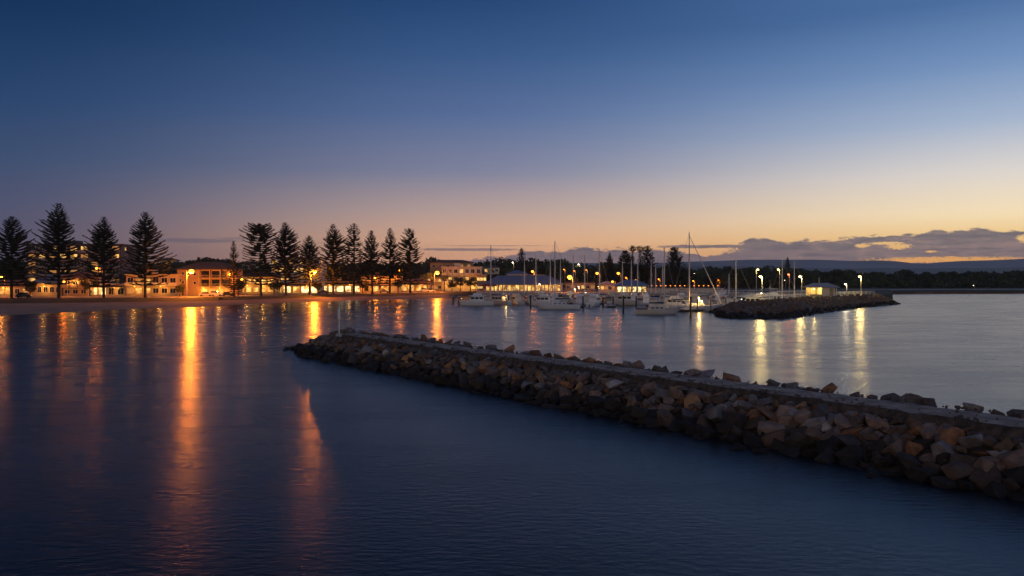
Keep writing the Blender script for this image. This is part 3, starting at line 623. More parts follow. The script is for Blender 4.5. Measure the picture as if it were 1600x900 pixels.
block('beach_kiosk', 'low orange-lit building between the rightmost pine and the palms', 655, 690, 352, 1.82, 2, 3.2, 8, m_wcream, 'hip', 1.8, m_roofr, cols=6, lit=.6, ww=1.6, seed=51)
block('boat_store', 'dim flat-roofed building between the long shed and the pavilion', 884, 930, 338, 2.0, 1, 3.6, 8, m_wcream, 'flat', cols=6, lit=.6, ww=1.5, seed=52, litmats=[m_lit, m_litd])
block('boat_club', 'small lit building at the left of the marina pavilion', 938, 962, 330, 2.0, 1, 3.0, 7, m_wwhite, 'hip', 1.4, m_roofg, cols=4, lit=.9, ww=1.3, seed=53, litmats=[m_shop, m_litd])
SHR = [(47, 255, 5.5, 'dark bushy tree between the two left low houses'), (140, 262, 6.5, 'dark tree left of the white-lit cafe'), (281, 262, 4.0, 'dark bush at the left corner of the three storey building'), (372, 268, 6.0, 'dark bushy tree right behind the narrow spire pine'),
       (428, 286, 5.5, 'dark tree between the glowing house and the shopfronts'), (497, 300, 4.5, 'small dark tree between the two brightest shop rows'), (566, 312, 5.5, 'dark tree left of the dim orange shopfronts'), (622, 322, 6, 'dark tree between the two rightmost shop rows'),
       (196, 300, 10, 'tall dark tree behind the flat-roofed yellow house'), (270, 300, 9, 'dark rounded tree behind the left end of the three storey building'), (658, 350, 9, 'dark rounded tree left of the dark-roofed top floors')]
for px, Y, h, lab in SHR: leafy(px, Y, 1.8, h, lab)

# ------------------------------------------------------------------ lamps
def street_lamp(label, px, py, Y, g, power, col=SOD, lm_=None, size=.42, arm=1.2, side=1, group='orange street lamps along the foreshore', name='street_lamp', pole=True, light=True, fwd=0, r=.6, cat='street lamp'):
    z = zat(py, Y); root = thing(name, label, cat, at(px, Y, g), 0, group); h = z - g
    if pole:
        b = MB(); b.tube((side * arm, 0, -.1), (side * arm, 0, h + .1), .11, .07, 8); b.build('pole', m_metalp, root)
        b = MB(); b.path([(side * arm, 0, h + .08), (side * arm * .5, 0, h + .30), (0, 0, h + .22)], .05); b.build('arm', m_pile, root)
        b = MB(); b.box((0, 0, h + size * .95 + .04), (min(.9, size * 1.6), .4, .12), 0, taper=.7); b.build('lamp_head', m_pile, root)
    b = MB(); b.ell((0, 0, h), (size * 1.25, size * 1.25, size * .95), 14, 10); b.build('lamp_bulb', lm_ or m_sodl, root, smooth=True)
    if light:
        ld = bpy.data.lights.new('lamp_light', 'POINT'); ld.energy = power; ld.color = col; ld.shadow_soft_size = r
        lo = link(bpy.data.objects.new('lamp_light', ld), root); lo.location = (0, -.35, h - size * .95 - .3)
PW = 11000 * LAMP
street_lamp('blazing orange street lamp in front of the three storey building', 299, 424, roadY(299) + 2, 1.7, PW * 2.0, side=-1, arm=1.5, size=.72)
street_lamp('blazing orange street lamp over the shops beside the short pine', 491, 424, roadY(491) - 6, 1.7, PW * 2.1, side=-1, size=.72)
street_lamp('bright orange street lamp among the palms left of the white apartments', 683, 426, 326, 1.7, PW * 1.1, side=-1, size=.72)
street_lamp('orange street lamp shining through the boughs of the third pine', 151, 419, roadY(151) + 12, 1.7, PW * .28, size=.35)
street_lamp('orange street lamp hidden in the boughs of the leftmost pine', 2, 432, roadY(0) + 12, 1.7, PW * .25, size=.35)
street_lamp('orange street lamp behind the crown of the tallest pine', 100, 440, roadY(100) + 12, 1.7, PW * .1, size=.3)
street_lamp('orange street lamp low behind the flat-topped pine', 378, 436, roadY(378) + 10, 1.7, PW * .2, size=.3)
street_lamp('orange street lamp behind the shortest of the five right-hand pines', 586, 434, roadY(586) + 10, 1.7, PW * .45, size=.25)
street_lamp('pale lamp in the boughs between the two rightmost pines', 624, 422, roadY(624) + 12, 1.7, PW * .4, size=.28)
street_lamp('orange street lamp above the right part of the long shed roof', 832, 424, 350, 2.0, PW * .15, size=.45, arm=.8, group='orange street lamps behind the marina')
street_lamp('brightest orange lamp behind the marina masts', 890, 433, 312, 1.9, PW * .42, size=.8, group='orange street lamps behind the marina')
street_lamp('orange lamp beside the stayed mast left of the pine cluster', 933, 427, 330, 2.0, PW * .06, size=.5, group='orange street lamps behind the marina')
street_lamp('orange lamp above the left eave of the marina pavilion', 966, 427, 335, 2.0, PW * .06, size=.5, group='orange street lamps behind the marina')
street_lamp('low orange lamp left of the marina pavilion roof', 957, 440, 322, 2.0, PW * .05, size=.4, group='orange street lamps behind the marina')
street_lamp('low orange lamp over the right end of the marina pavilion roof', 993, 438, 322, 2.0, PW * .05, size=.4, group='orange street lamps behind the marina')
SM = [(881,421,400,'small far orange lamp left of the brightest marina lamp'),(897,423,400,'small far orange lamp right above the brightest marina lamp'),(916,422,400,'small far orange lamp left of the stayed mast'),
      (978,434,345,'small orange lamp under the pine cluster'),(1029,436,350,'small orange lamp behind the short masts'),(1085,427.5,460,'small yellow lamp on the hillside right of the tallest mast'),(1083,439,350,'orange lamp close beside the tallest mast'),
      (1122,438,350,'red-orange lamp over the car park right of the tallest mast'),(801,410,430,'white lamp on the hillside over the long shed'),(904,413,470,'white lamp high on the hillside over the marina'),(1150,428,420,'faint lamp in the wood beside the right-hand masts'),
      (1226,438,420,'faint lamp in the wood left of the red mast light'),(1521,446,380,'faint white light at the edge of the far wood')]
for px, py, Y, lab in SM:
    wh = 'white' in lab or 'faint' in lab or 'yellow' in lab
    street_lamp(lab, px, py, Y, max(1.8, zat(py, Y) - 9) if py < 430 else 1.8, PW * .05, size=.26 if 'faint' not in lab else .12, lm_=m_whl if wh else m_sods, col=COOLW if wh else SOD, arm=.6, group='small distant lamps', light='faint' not in lab)
LMW = 1250
for px, py, Y, g, side, pw, lab in [(1184,421,262,2.0,-1,.5,'tall floodlight with pale head at the left of the spit'),(1188,432,205,1.6,1,1.3,'yellow marina lamp standing over the left end of the spit'),
        (1216,421,270,2.0,1,.5,'tall floodlight between the two right-hand marina lamps'),(1250,432,222,2.2,1,1.0,'yellow marina lamp left of the spit shelter'),(1343,432,246,2.3,1,1.5,'yellow lamp standing alone near the tip of the spit')]:
    street_lamp(lab, px, py, Y, g, LMW * pw, col=YEL, lm_=m_yell, size=.30, arm=.5, side=side, group='yellow lamps along the marina spit')
street_lamp('small white beacon lamp right of the spit shelter', 1321, 444, 244, 2.3, 400, col=COOLW, lm_=m_whl, size=.2, arm=.4, group='yellow lamps along the marina spit')
street_lamp('red light on a pole between the two right-hand masts', 1232, 429, 255, 2.0, 350, col=(1, .15, .05), lm_=m_redl, size=.22, arm=.3, group='yellow lamps along the marina spit')

# row of low lights on the car park wall behind the marina
b = MB(); b.b2(-17, 17, 0, .3, 0, 1.6); o = b.build('car_park_wall', m_pave); o.location = at(1070, 330, 1.8); tag(o, 'low pale wall behind the marina with a row of orange lights along it', 'wall')
for k in range(15):
    px = 1018 + k * 7.4; r_ = thing('wall_light', 'small orange light in the row along the car park wall', 'light', at(px, 329, 3.5), 0, 'orange lights along the car park wall')
    b = MB(); b.tube((0, 0, -.2), (0, 0, .9), .05); b.build('post', m_metalp, r_); b = MB(); b.ell((0, 0, 1.0), (.28, .28, .16)); b.build('lamp_bulb', m_sods, r_)

# ------------------------------------------------------------------ cars
def car(px, Y, z, col, label, rz=0, suv=False):
    root = thing('parked_car', label, 'car', at(px, Y, z), rz, 'cars parked along the foreshore road'); m = mat('car paint ' + col, {'white': (.6, .6, .6), 'dark': (.03, .03, .04), 'silver': (.35, .35, .37), 'red': (.25, .03, .02)}[col], .3)
    h = .25 if suv else 0
    prof = [(-2.2, .45), (-2.25, .8), (-2.05, 1.0 + h * .5), (-1.5, 1.05 + h), (1.0, .98 + h * .5), (2.1, .82 + h * .5), (2.25, .6), (2.2, .35), (-2.2, .3)]
    b = MB(); b.loft([[(x, y, z_) for x, z_ in prof + prof[:1]] for y in (-.86, .86)]); b.build('body', m, root)
    cp = [(-1.9 if suv else -1.5, 1.0 + h), (-1.5 if suv else -1.0, 1.48 + h), (.35, 1.48 + h), (1.05, .98 + h), (-1.9 if suv else -1.5, 1.0 + h)]
    b = MB(); b.loft([[(x, y, z_) for x, z_ in cp] for y in (-.76, .76)]); b.build('cabin', m_glass, root)
    for sx_ in (-1.4, 1.4):
        for sy_ in (-.88, .88): b = MB(); b.tube((sx_, sy_ - .1, .33), (sx_, sy_ + .1, .33), .33, .33, 14); b.build('wheel', m_tyre, root)
    for sy_ in (-.6, .6): b = MB(); b.box((2.24, sy_, .68), (.06, .3, .14)); b.build('headlight', m_foam, root)
for px, c, suv, lab in [(38, 'dark', True, 'dark off-road car parked right of the leftmost pine'), (322, 'silver', False, 'silver car left of the other cars by the three storey building'), (338, 'white', True, 'white car parked by the three storey building'),
        (356, 'dark', False, 'dark car parked beside the narrow spire pine'), (505, 'dark', False, 'dark car in front of the brightest shopfronts'), (600, 'silver', False, 'silver car under the five right-hand pines'), (664, 'white', True, 'white car near the palms'), (672, 'white', False, 'low white car right beside the palms')]:
    car(px, roadY(px) + (1.2 if px == 38 else 9.4), 1.8 if px == 38 else 1.69, c, lab, rz=.15 + (math.pi if px % 2 else 0), suv=suv)
# the dark log on the beach
b = MB(); pts = [(-2.6, 0, 1.5), (-1.2, .1, 1.2), (.4, 0, .75), (1.9, -.1, .35), (3.2, 0, .05)]
for k in range(4): b.tube(pts[k], pts[k + 1], .55 - .05 * k, .5 - .05 * k, 8)
b.tube((-.8, 0, 1.0), (-2.0, .5, 1.9), .14, .06, 5); b.tube((.6, 0, .8), (1.4, .6, 1.5), .12, .05, 5)
o = b.build('driftwood_log', m_bark, smooth=True); o.location = at(354, 246, 0); tag(o, 'long dark log lying down the beach slope towards the water', 'log')

# ------------------------------------------------------------------ marina spit (second rock breakwater)
FRONT = [(1117,493),(1128,496.5),(1160,499),(1220,499),(1245,496),(1275,491),(1320,484.5),(1360,479.5),(1398,476)]
TOPL = [(1150,474,2.3),(1158,473,2.4),(1175,472,2.5),(1215,469.5,2.5),(1240,468,2.5),(1275,465,2.6),(1315,463,2.6),(1350,461.5,2.7),(1372,461,2.7)]
fr = [at(a, yw(b_)) for a, b_ in FRONT]; tl = [at(a, yw(b_, c_), c_) for a, b_, c_ in TOPL]
b = MB(); secs = []
for i, (p_, q_) in enumerate(zip(fr, tl)):
    d = (p_ - q_); d.z = 0; d.normalize(); bk = interp(i, [(0, 6), (3, 14), (8, 16)])
    e_ = q_ + Vector((.25, 1, 0)).normalized() * bk
    secs.append([p_ + d * 2 + Vector((0, 0, -1.2)), p_, (p_ + q_) / 2 + Vector((0, 0, .1)), q_, e_, e_ + Vector((.8, 3, -3.8))])
b.loft(secs); rt = thing('marina_breakwater', 'dark rock spit sheltering the marina with a levelled top', 'breakwater'); b.build('mound', m_dirt, rt)
b = MB(); b.loft([[q_ + Vector((.6, 1.2, .02)), q_ + Vector((1.8, 6.5, .02)), q_ + Vector((1.8, 6.5, -.2)), q_ + Vector((.6, 1.2, -.2)), q_ + Vector((.6, 1.2, .02))] for q_ in tl]); b.build('path', m_pave, rt)
# land link behind the spit
V = [at(1268, 262, 2.35), at(1376, 262, 2.35), at(1395, 300, 1.9), at(1392, 400, 1.7), at(1240, 400, 1.7), at(1240, 300, 2.1)]
b = MB(); b.add([tuple(v) for v in V] + [(v.x, v.y, -1) for v in V], [(0, 1, 2, 3, 4, 5)] + [(i, i + 6, (i + 1) % 6 + 6, (i + 1) % 6) for i in range(6)])
tag(b.build('reserve', m_grass), kind='structure')

# rock shapes
def rock_mesh(seed, n=15, bev=.022):
    r = random.Random(seed); bm = bmesh.new()
    for _ in range(n):
        v = Vector((r.uniform(-1, 1), r.uniform(-1, 1), r.uniform(-1, 1)))
        k = max(abs(v.x), abs(v.y), abs(v.z)); v = v / k * .5 if r.random() < .75 else v * .55
        v = v.lerp(v.normalized() * .58, .28); v = Vector((v.x, v.y * .9, v.z * .8)); bm.verts.new(v)
    res = bmesh.ops.convex_hull(bm, input=bm.verts[:])
    bmesh.ops.delete(bm, geom=[g for g in res['geom_interior'] if isinstance(g, bmesh.types.BMVert)], context='VERTS')
    bmesh.ops.dissolve_limit(bm, angle_limit=.28, verts=bm.verts[:], edges=bm.edges[:])
    if bev:
        bmesh.ops.bevel(bm, geom=bm.edges[:], offset=bev, segments=2, profile=.55, affect='EDGES', clamp_overlap=True)
        bmesh.ops.triangulate(bm, faces=[f for f in bm.faces if len(f.verts) > 4])
    bm.normal_update(); return bm
def rockmat(name, a, b_, wet=0):
    if name in MATS: return MATS[name]
    m = bpy.data.materials.new(name); m.use_nodes = True; t = m.node_tree; p = t.nodes['Principled BSDF']; p.inputs['Roughness'].default_value = .85 if not wet else .5
    co = t.nodes.new('ShaderNodeTexCoord'); oi = t.nodes.new('ShaderNodeObjectInfo'); va = t.nodes.new('ShaderNodeVectorMath'); va.operation = 'MULTIPLY_ADD'
    t.links.new(oi.outputs['Random'], va.inputs[0]); va.inputs[1].default_value = (9, 7, 5); t.links.new(co.outputs['Object'], va.inputs[2])
    n = t.nodes.new('ShaderNodeTexNoise'); n.inputs['Scale'].default_value = 2.2; n.inputs['Detail'].default_value = 9; n.inputs['Roughness'].default_value = .62; t.links.new(va.outputs[0], n.inputs['Vector'])
    rr = t.nodes.new('ShaderNodeValToRGB'); e = rr.color_ramp.elements; e[0].position = .36; e[1].position = .64; e[0].color = (*a, 1); e[1].color = (*b_, 1); t.links.new(n.outputs[0], rr.inputs[0])
    hs = t.nodes.new('ShaderNodeHueSaturation'); mr = t.nodes.new('ShaderNodeMapRange'); mr.inputs[3].default_value = .42; mr.inputs[4].default_value = 1.2
    t.links.new(oi.outputs['Random'], mr.inputs[0]); t.links.new(mr.outputs[0], hs.inputs['Value']); t.links.new(rr.outputs[0], hs.inputs['Color']); t.links.new(hs.outputs[0], p.inputs['Base Color'])
    n2 = t.nodes.new('ShaderNodeTexNoise'); n2.inputs['Scale'].default_value = 3.4; n2.inputs['Detail'].default_value = 12; n2.inputs['Roughness'].default_value = .7; t.links.new(va.outputs[0], n2.inputs['Vector'])
    bb = t.nodes.new('ShaderNodeBump'); bb.inputs['Strength'].default_value = 1.0; bb.inputs['Distance'].default_value = .16; t.links.new(n2.outputs[0], bb.inputs['Height']); t.links.new(bb.outputs[0], p.inputs['Normal'])
    MATS[name] = m; return m
RM = {'damp': rockmat('damp rock', (.045, .034, .026), (.11, .08, .062)), 'grey': rockmat('grey basalt', (.14, .12, .115), (.28, .25, .235)), 'brown': rockmat('brown rock', (.14, .09, .065), (.31, .205, .15)), 'rust': rockmat('rust rock', (.20, .085, .035), (.40, .20, .09)),
      'ochre': rockmat('ochre rock', (.28, .15, .06), (.45, .27, .13)), 'pink': rockmat('pinkish rock', (.20, .14, .11), (.38, .28, .235)), 'pale': rockmat('pale grey rock', (.30, .28, .27), (.48, .45, .43)),
      'wet': rockmat('wet dark rock', (.010, .008, .006), (.036, .027, .020), 0)}
NSH = 14; shapes = [rock_mesh(40 + i) for i in range(NSH)]
rockme = {}
for i, bm in enumerate(shapes):
    for c, m in RM.items():
        me = bpy.data.meshes.new('rock'); bm.to_mesh(me); me.materials.append(m); rockme[(i, c)] = me
lows = []
for i in range(8):
    bm = rock_mesh(90 + i, 11, 0); bmesh.ops.triangulate(bm, faces=bm.faces[:]); bm.verts.ensure_lookup_table(); bm.verts.index_update()
    lows.append((np.array([v.co[:] for v in bm.verts]), np.array([[v.index for v in f.verts] for f in bm.faces]))); bm.free()
for bm in shapes: bm.free()
def merged(name, items, label, cat):      # items: (loc, euler, scale3, colour)
    keys = list(RM); V = []; Fc = []; mi = []; off = 0
    for loc, eu, sc, c in items:
        v, f = lows[rnd.randrange(8)]; Mx = Matrix.Rotation(eu[2], 3, 'Z') @ Matrix.Rotation(eu[1], 3, 'Y') @ Matrix.Rotation(eu[0], 3, 'X')
        vv = (v * np.array(sc)) @ np.array(Mx).T + np.array(loc); V.append(vv); Fc.append(f + off); off += len(v); mi += [keys.index(c)] * len(f)
    me = fastmesh(name, np.concatenate(V), np.concatenate(Fc), [RM[k] for k in keys], False, mi)
    return tag(link(bpy.data.objects.new(name, me)), label, cat, kind='stuff')
it = []
def seglerp(P, s):
    s = max(0, min(len(P) - 1.0001, s)); i = int(s); return P[i].lerp(P[i + 1], s - i)
for k in range(1500):
    s = rnd.uniform(0, 8); q = rnd.random(); a_ = seglerp(fr, s); b_ = seglerp(tl, s); p_ = a_.lerp(b_, q); z = p_.z + rnd.uniform(-.1, .25); sz = rnd.uniform(.55, 1.35)
    c = 'wet' if z < .7 else rnd.choice(['grey', 'grey', 'brown', 'brown', 'brown', 'rust', 'pink'])
    it.append(((p_.x + rnd.uniform(-.3, .3), p_.y, z), (rnd.uniform(0, 6), rnd.uniform(0, 6), rnd.uniform(0, 6)), (sz, sz, sz * .85), c))
for k in range(140):   # rounded ends
    an = rnd.uniform(math.pi * .55, math.pi * 1.4); q = rnd.random(); c_ = tl[0]; rr = 6.5 * (1 - q) + 1
    it.append(((c_.x + math.cos(an) * rr * .8, c_.y + math.sin(an) * rr, 2.3 * q - .1), (rnd.uniform(0, 6), rnd.uniform(0, 6), 0), (1.1, 1.1, .9), 'wet' if q < .3 else rnd.choice(['grey', 'brown'])))
for k in range(220):
    an = rnd.uniform(-math.pi * .45, math.pi * .5); q = rnd.random(); c_ = tl[-1]; rr = 5 * (1 - q) + .3
    it.append(((c_.x + math.cos(an) * rr, c_.y + math.sin(an) * rr * 1.6, 2.6 * q - .1), (rnd.uniform(0, 6), rnd.uniform(0, 6), 0), (1.1, 1.1, .9), 'wet' if q < .3 else rnd.choice(['grey', 'brown'])))
merged('marina_rocks', it, 'dark tumbled rocks covering the marina spit', 'rocks')
# shelter on the spit
c = at(1286, 236, 2.62); rt = thing('spit_shelter', 'small hip-roofed shelter with yellow-lit left bay and short chimney on the spit', 'shelter', c)
b = MB(); b.b2(-.4, 1.9, -.2, 3.8, 0, 2.55); b.build('wall', m_wwhite, rt)
b = MB(); b.b2(-4.0, -.4, 3.2, 3.4, 0, 2.55); b.build('back_wall', m_wcream, rt); b = MB(); b.b2(-3.9, -.45, -.1, 0, 0, .5); b.build('low_wall', m_wcream, rt)
b = MB(); b.b2(1.9, 4.1, .8, 3.6, 0, 2.5); b.build('side_wall', m_wwhite, rt)
b = MB(); b.b2(2.6, 3.4, .74, .78, .1, 2.1); b.build('door', m_wcream, rt)
for x in (-4, -2.2, 4.1): b = MB(); b.tube((x, -.1, 0), (x, -.1, 2.55), .08); b.build('post', m_white, rt)
b = MB(); hiproof(b, -4.0, 4.2, 0, 3.6, 2.75, 1.25, .75); b.build('roof', m_roofg, rt)
b = MB(); b.tube((-.6, 1.5, 3.6), (-.6, 1.5, 5.4), .12, .12, 8); b.ell((-.6, 1.5, 5.5), (.2, .2, .12)); b.build('chimney', m_metalp, rt)
b = MB(); b.ell((-2.3, 1.2, 2.2), (.2, .2, .12)); b.build('ceiling_lamp', m_yell, rt)
ld = bpy.data.lights.new('lamp_light', 'POINT'); ld.energy = 500; ld.color = YEL; ld.shadow_soft_size = .15; lo = link(bpy.data.objects.new('lamp_light', ld), rt); lo.location = (-2.3, 1.2, 1.9)
# fences on the spit
def fence(label, p0, p1, h=1.1, m=None, n=None, name='railing'):
    d = p1 - p0; ln = Vector((d.x, d.y, 0)).length; rt = thing(name, label, 'railing', p0, math.atan2(d.y, d.x)); n = n or max(3, int(ln / 2)); m = m or m_white; dz_ = d.z
    for k in range(n + 1): b = MB(); b.tube((ln * k / n, 0, dz_ * k / n - .1), (ln * k / n, 0, dz_ * k / n + h), .05); b.build('post', m, rt)
    b = MB()
    for q in (.4, .72, 1.0): b.tube((0, 0, h * q), (ln, 0, dz_ + h * q), .035)
    b.build('rail', m, rt)
fence('pale railing right of the shelter running to the tip lamp', at(1306, 243, 2.6), at(1366, 252, 2.7), 1.1)
fence('pale railing left of the shelter along the spit top', at(1195, 205, 2.5), at(1262, 231, 2.6), 1.0)

# ------------------------------------------------------------------ near breakwater
P0 = Vector((22.6, 33.9, 0)); U = Vector((-.62, .784, 0)).normalized(); NF = Vector((-.784, -.62, 0)).normalized(); ZT = 2.3
S0, S1 = -34.0, 68.5
def bw(s, o, z): return P0 + U * s + NF * o + Vector((0, 0, z))
rt = thing('breakwater', 'long rubble mound breakwater running from the right foreground with a worn path on its crest', 'breakwater')
b = MB(); secs = []
for k in range(60):
    s = S0 + (S1 - S0) * k / 59; w1 = rnd.uniform(-.1, .1); secs.append([bw(s, 5.6, -1.6), bw(s, 3.5 + w1, -.15), bw(s, .35, 1.75), bw(s, .1, 2.0), bw(s, -3.2, 2.0), bw(s, -7.5, -1.6)])
for k in range(1, 7):
    t_ = k / 6 * math.pi / 2; s = S1 + math.sin(t_) * 6; q = max(.05, math.cos(t_))
    secs.append([bw(s, -1.5 + 7.1 * q, -1.6), bw(s, -1.5 + 5.0 * q, -.15 - .3 * (1 - q)), bw(s, -1.5 + 1.85 * q, 1.75 * q - .1), bw(s, -1.5 + 1.6 * q, 2.0 * q - .1), bw(s, -1.5 - 1.7 * q, 2 * q - .1), bw(s, -1.5 - 6 * q, -1.6)])
b.loft(secs); m_core = mat('rubble core', (.035, .028, .022), .95, var=.5, vscale=2, bump=.8, bscale=3); b.build('rubble_core', m_core, rt)
# path: slightly uneven slab with an earthy broken front face
V = []; Fc = []; ns = 220; offs = [(.55, 1.45), (.38, 1.8), (.12, 2.18), (0, 2.28), (-.5, 2.31), (-1.2, 2.30), (-1.9, 2.31), (-2.6, 2.27), (-3.0, 2.15), (-3.3, 1.8)]
for i in range(ns):
    s = S0 + (S1 - .3 - S0) * i / (ns - 1); e = .16 * math.sin(s * 1.7) + .1 * math.sin(s * 4.1 + 1) + rnd.uniform(-.06, .06)
    for j, (o_, z_) in enumerate(offs): V.append(bw(s, o_ + e * (1 if j < 4 else (.6 if j > 6 else 0)), z_ + rnd.uniform(-.015, .015) + (rnd.uniform(-.05, .05) if j < 3 else 0)))
for i in range(ns - 1):
    for j in range(9): Fc.append((i * 10 + j, (i + 1) * 10 + j, (i + 1) * 10 + j + 1, i * 10 + j + 1))
m_earth = mat('broken earth edge', (.035, .027, .022), .95, col2=(.11, .085, .068), vscale=2.5, bump=1.0, bscale=5)
m_path = mat('worn gravel path', (.13, .095, .07), .95, col2=(.42, .33, .26), vscale=.9, bump=1.0, bscale=4)
link(bpy.data.objects.new('path', fastmesh('path', V, Fc, [m_path, m_earth], False, [0 if k % 9 >= 3 else 1 for k in range(len(Fc))])), rt)

rocks = []
pb = []
for k in range(900):
    s_ = rnd.uniform(S0, S1); o_ = rnd.choice([rnd.gauss(-.05, .16), rnd.gauss(-2.85, .2), rnd.gauss(-2.85, .2), rnd.uniform(-2.8, 0)]); q_ = rnd.uniform(.05, .2) if rnd.random() < .85 else rnd.uniform(.2, .34)
    p_ = bw(s_, o_, 2.31); pb.append(((p_.x, p_.y, p_.z), (rnd.uniform(0, 6), rnd.uniform(0, 6), 0), (q_, q_, q_ * .8), rnd.choice(['grey', 'brown', 'brown', 'pink'])))
def addrock(s, o, z, size, sq=(1, 1, .85), c=None):
    p_ = bw(s, o, z)
    if c is None:
        if z < .42 + rnd.uniform(-.3, .45): c = 'wet'
        elif z < .85 + rnd.uniform(-.3, .3): c = rnd.choice(['damp', 'damp', 'damp', 'brown'])
        else: c = rnd.choices(['grey', 'brown', 'rust', 'ochre', 'pink', 'pale'], [32, 32, 12, 6, 10, 8])[0]
    rocks.append([p_, (rnd.uniform(-.5, .5), rnd.uniform(-.5, .5), rnd.uniform(0, 6.28)), (size * sq[0] * rnd.uniform(.9, 1.25), size * sq[1] * rnd.uniform(.85, 1.1), size * sq[2] * rnd.uniform(.85, 1.15)), c, size])
def slope(o):   # front face height
    return interp(o, [(.3, 1.78), (1.2, 1.38), (3.6, -.1), (5.0, -.9)])
rows = [(.42, .62, 0.70), (.98, .72, 0.82), (1.6, .80, .92), (2.2, .86, .98), (2.85, .95, 1.08), (3.5, 1.05, 1.15), (4.3, 1.3, 1.3)]
for ri, (o, step, size) in enumerate(rows):
    s = S0 + rnd.random() 
    while s < S1 + 1.5:
        sz = size * min(1.42, max(.5, rnd.lognormvariate(-.06, .30)))
        addrock(s, o + rnd.uniform(-.22, .22), slope(o) + rnd.uniform(-.08, .16), sz)
        s += step * rnd.uniform(.8, 1.15) * (sz / size) ** .7
for k in range(620):   # chinking stones
    s = rnd.uniform(S0, S1); o = rnd.uniform(.4, 4.0); addrock(s, o, slope(o) + rnd.uniform(-.02, .22), rnd.uniform(.3, .6))
s = S0
while s < S1 + 1:      # back edge, broken line of boulders above the path
    if rnd.random() < .84: addrock(s, -3.45 + rnd.uniform(-.25, .2), 2.18 + rnd.uniform(-.12, .12), rnd.uniform(.6, 1.15), (1.15, .9, .75), rnd.choice(['grey', 'brown', 'brown', 'grey', 'rust']))
    s += rnd.uniform(.65, 1.25)
s = S0
while s < S1 + 1:
    addrock(s, -4.3, 1.6, 1.15); addrock(s, -5.3, .9, 1.2); addrock(s, -6.2, .1, 1.3); s += 1.15
for k in range(360):   # head
    an = rnd.uniform(-.15, math.pi + .3); q = rnd.random() ** .8; cs = math.cos(an); sn = math.sin(an)
    rr = q; s = S1 + .2 + sn * rr * 8.0; o = -1.5 + cs * rr * 5.3; z = 2.35 * (1 - rr ** 1.4) + rnd.uniform(-.1, .2)
    if q < .3 and s < S1 + .6: continue
    addrock(s, o, z, rnd.uniform(.7, 1.35))
for s, o, z in [(S1 + 8.6, 1.5, 0), (S1 + 9.4, 1.2, -.1), (S1 + 9.2, 2.2, -.05), (S1 + 11.4, 1.5, -.15), (S1 + 7.8, .4, .1), (S1 + 8.2, 2.9, 0), (S1 + 8.8, .2, .05), (S1 + 9.6, 1.9, -.05), (S1 + 8.4, 1.9, .15), (S1 + 10.1, .9, -.15), (S1 + 7.6, 1.6, .35)]: addrock(s, o, z, .7, c='wet')
# camera visibility order: the 300 that show largest become single rocks
camp = Vector((0, 0, CH))
def score(r):
    p_ = r[0]
    if p_.y < 8: return -1
    px = 800 + p_.x / p_.y * F; py = HZ + (CH - p_.z) / p_.y * F
    if px > 1640 or px < 0 or py > 930 or p_.z < -.35: return 0
    back = (p_ - P0).dot(NF)
    if back < -3.9: return 0
    return r[4] / p_.length
ordr = sorted(rocks, key=score, reverse=True)
cname = {'grey': 'grey', 'brown': 'brown', 'rust': 'rust-brown', 'ochre': 'orange', 'pink': 'pinkish', 'pale': 'pale grey', 'wet': 'dark wet', 'damp': 'damp dark brown'}
def where(r):
    back = (r[0] - P0).dot(NF)
    if back < -2.5: return 'on the far edge of the path', 'far edge boulders'
    if r[0].z < .6: return 'at the waterline of the near breakwater', 'waterline boulders'
    return 'in the near slope of the long breakwater', 'near slope boulders'
seen_big = 0
for r in ordr[:300]:
    o = bpy.data.objects.new('boulder', rockme[(rnd.randrange(NSH), r[3])]); link(o)
    o.location = r[0]; o.rotation_euler = r[1]; o.scale = r[2]
    wv, gr = where(r); tag(o, cname[r[3]] + ' angular boulder ' + wv, 'boulder', cname[r[3]] + ' ' + gr)
merged('riprap', [(tuple(r[0]), r[1], r[2], r[3]) for r in ordr[300:] if score(r) >= 0 or r[0].y > 5], 'smaller and farther rocks packed along the long breakwater', 'rocks')
merged('rubble', pb, 'small stones strewn on the path of the long breakwater', 'stones')
# marker pole at the head
hp = at(530, 86.5, 2.2); rt = thing('marker_pole', 'slim white pole with a narrow board at the head of the breakwater', 'marker pole', hp)
b = MB(); b.tube((0, 0, -.2), (0, 0, 3.4), .07, .06, 8); b.build('pole', m_foam, rt)
b = MB(); b.box((0, -.1, 2.45), (.26, .05, 1.1)); b.build('board', m_foam, rt)
b = MB(); b.box((0, 0, .05), (.7, .7, .35), taper=.8); b.build('footing', m_conc, rt)

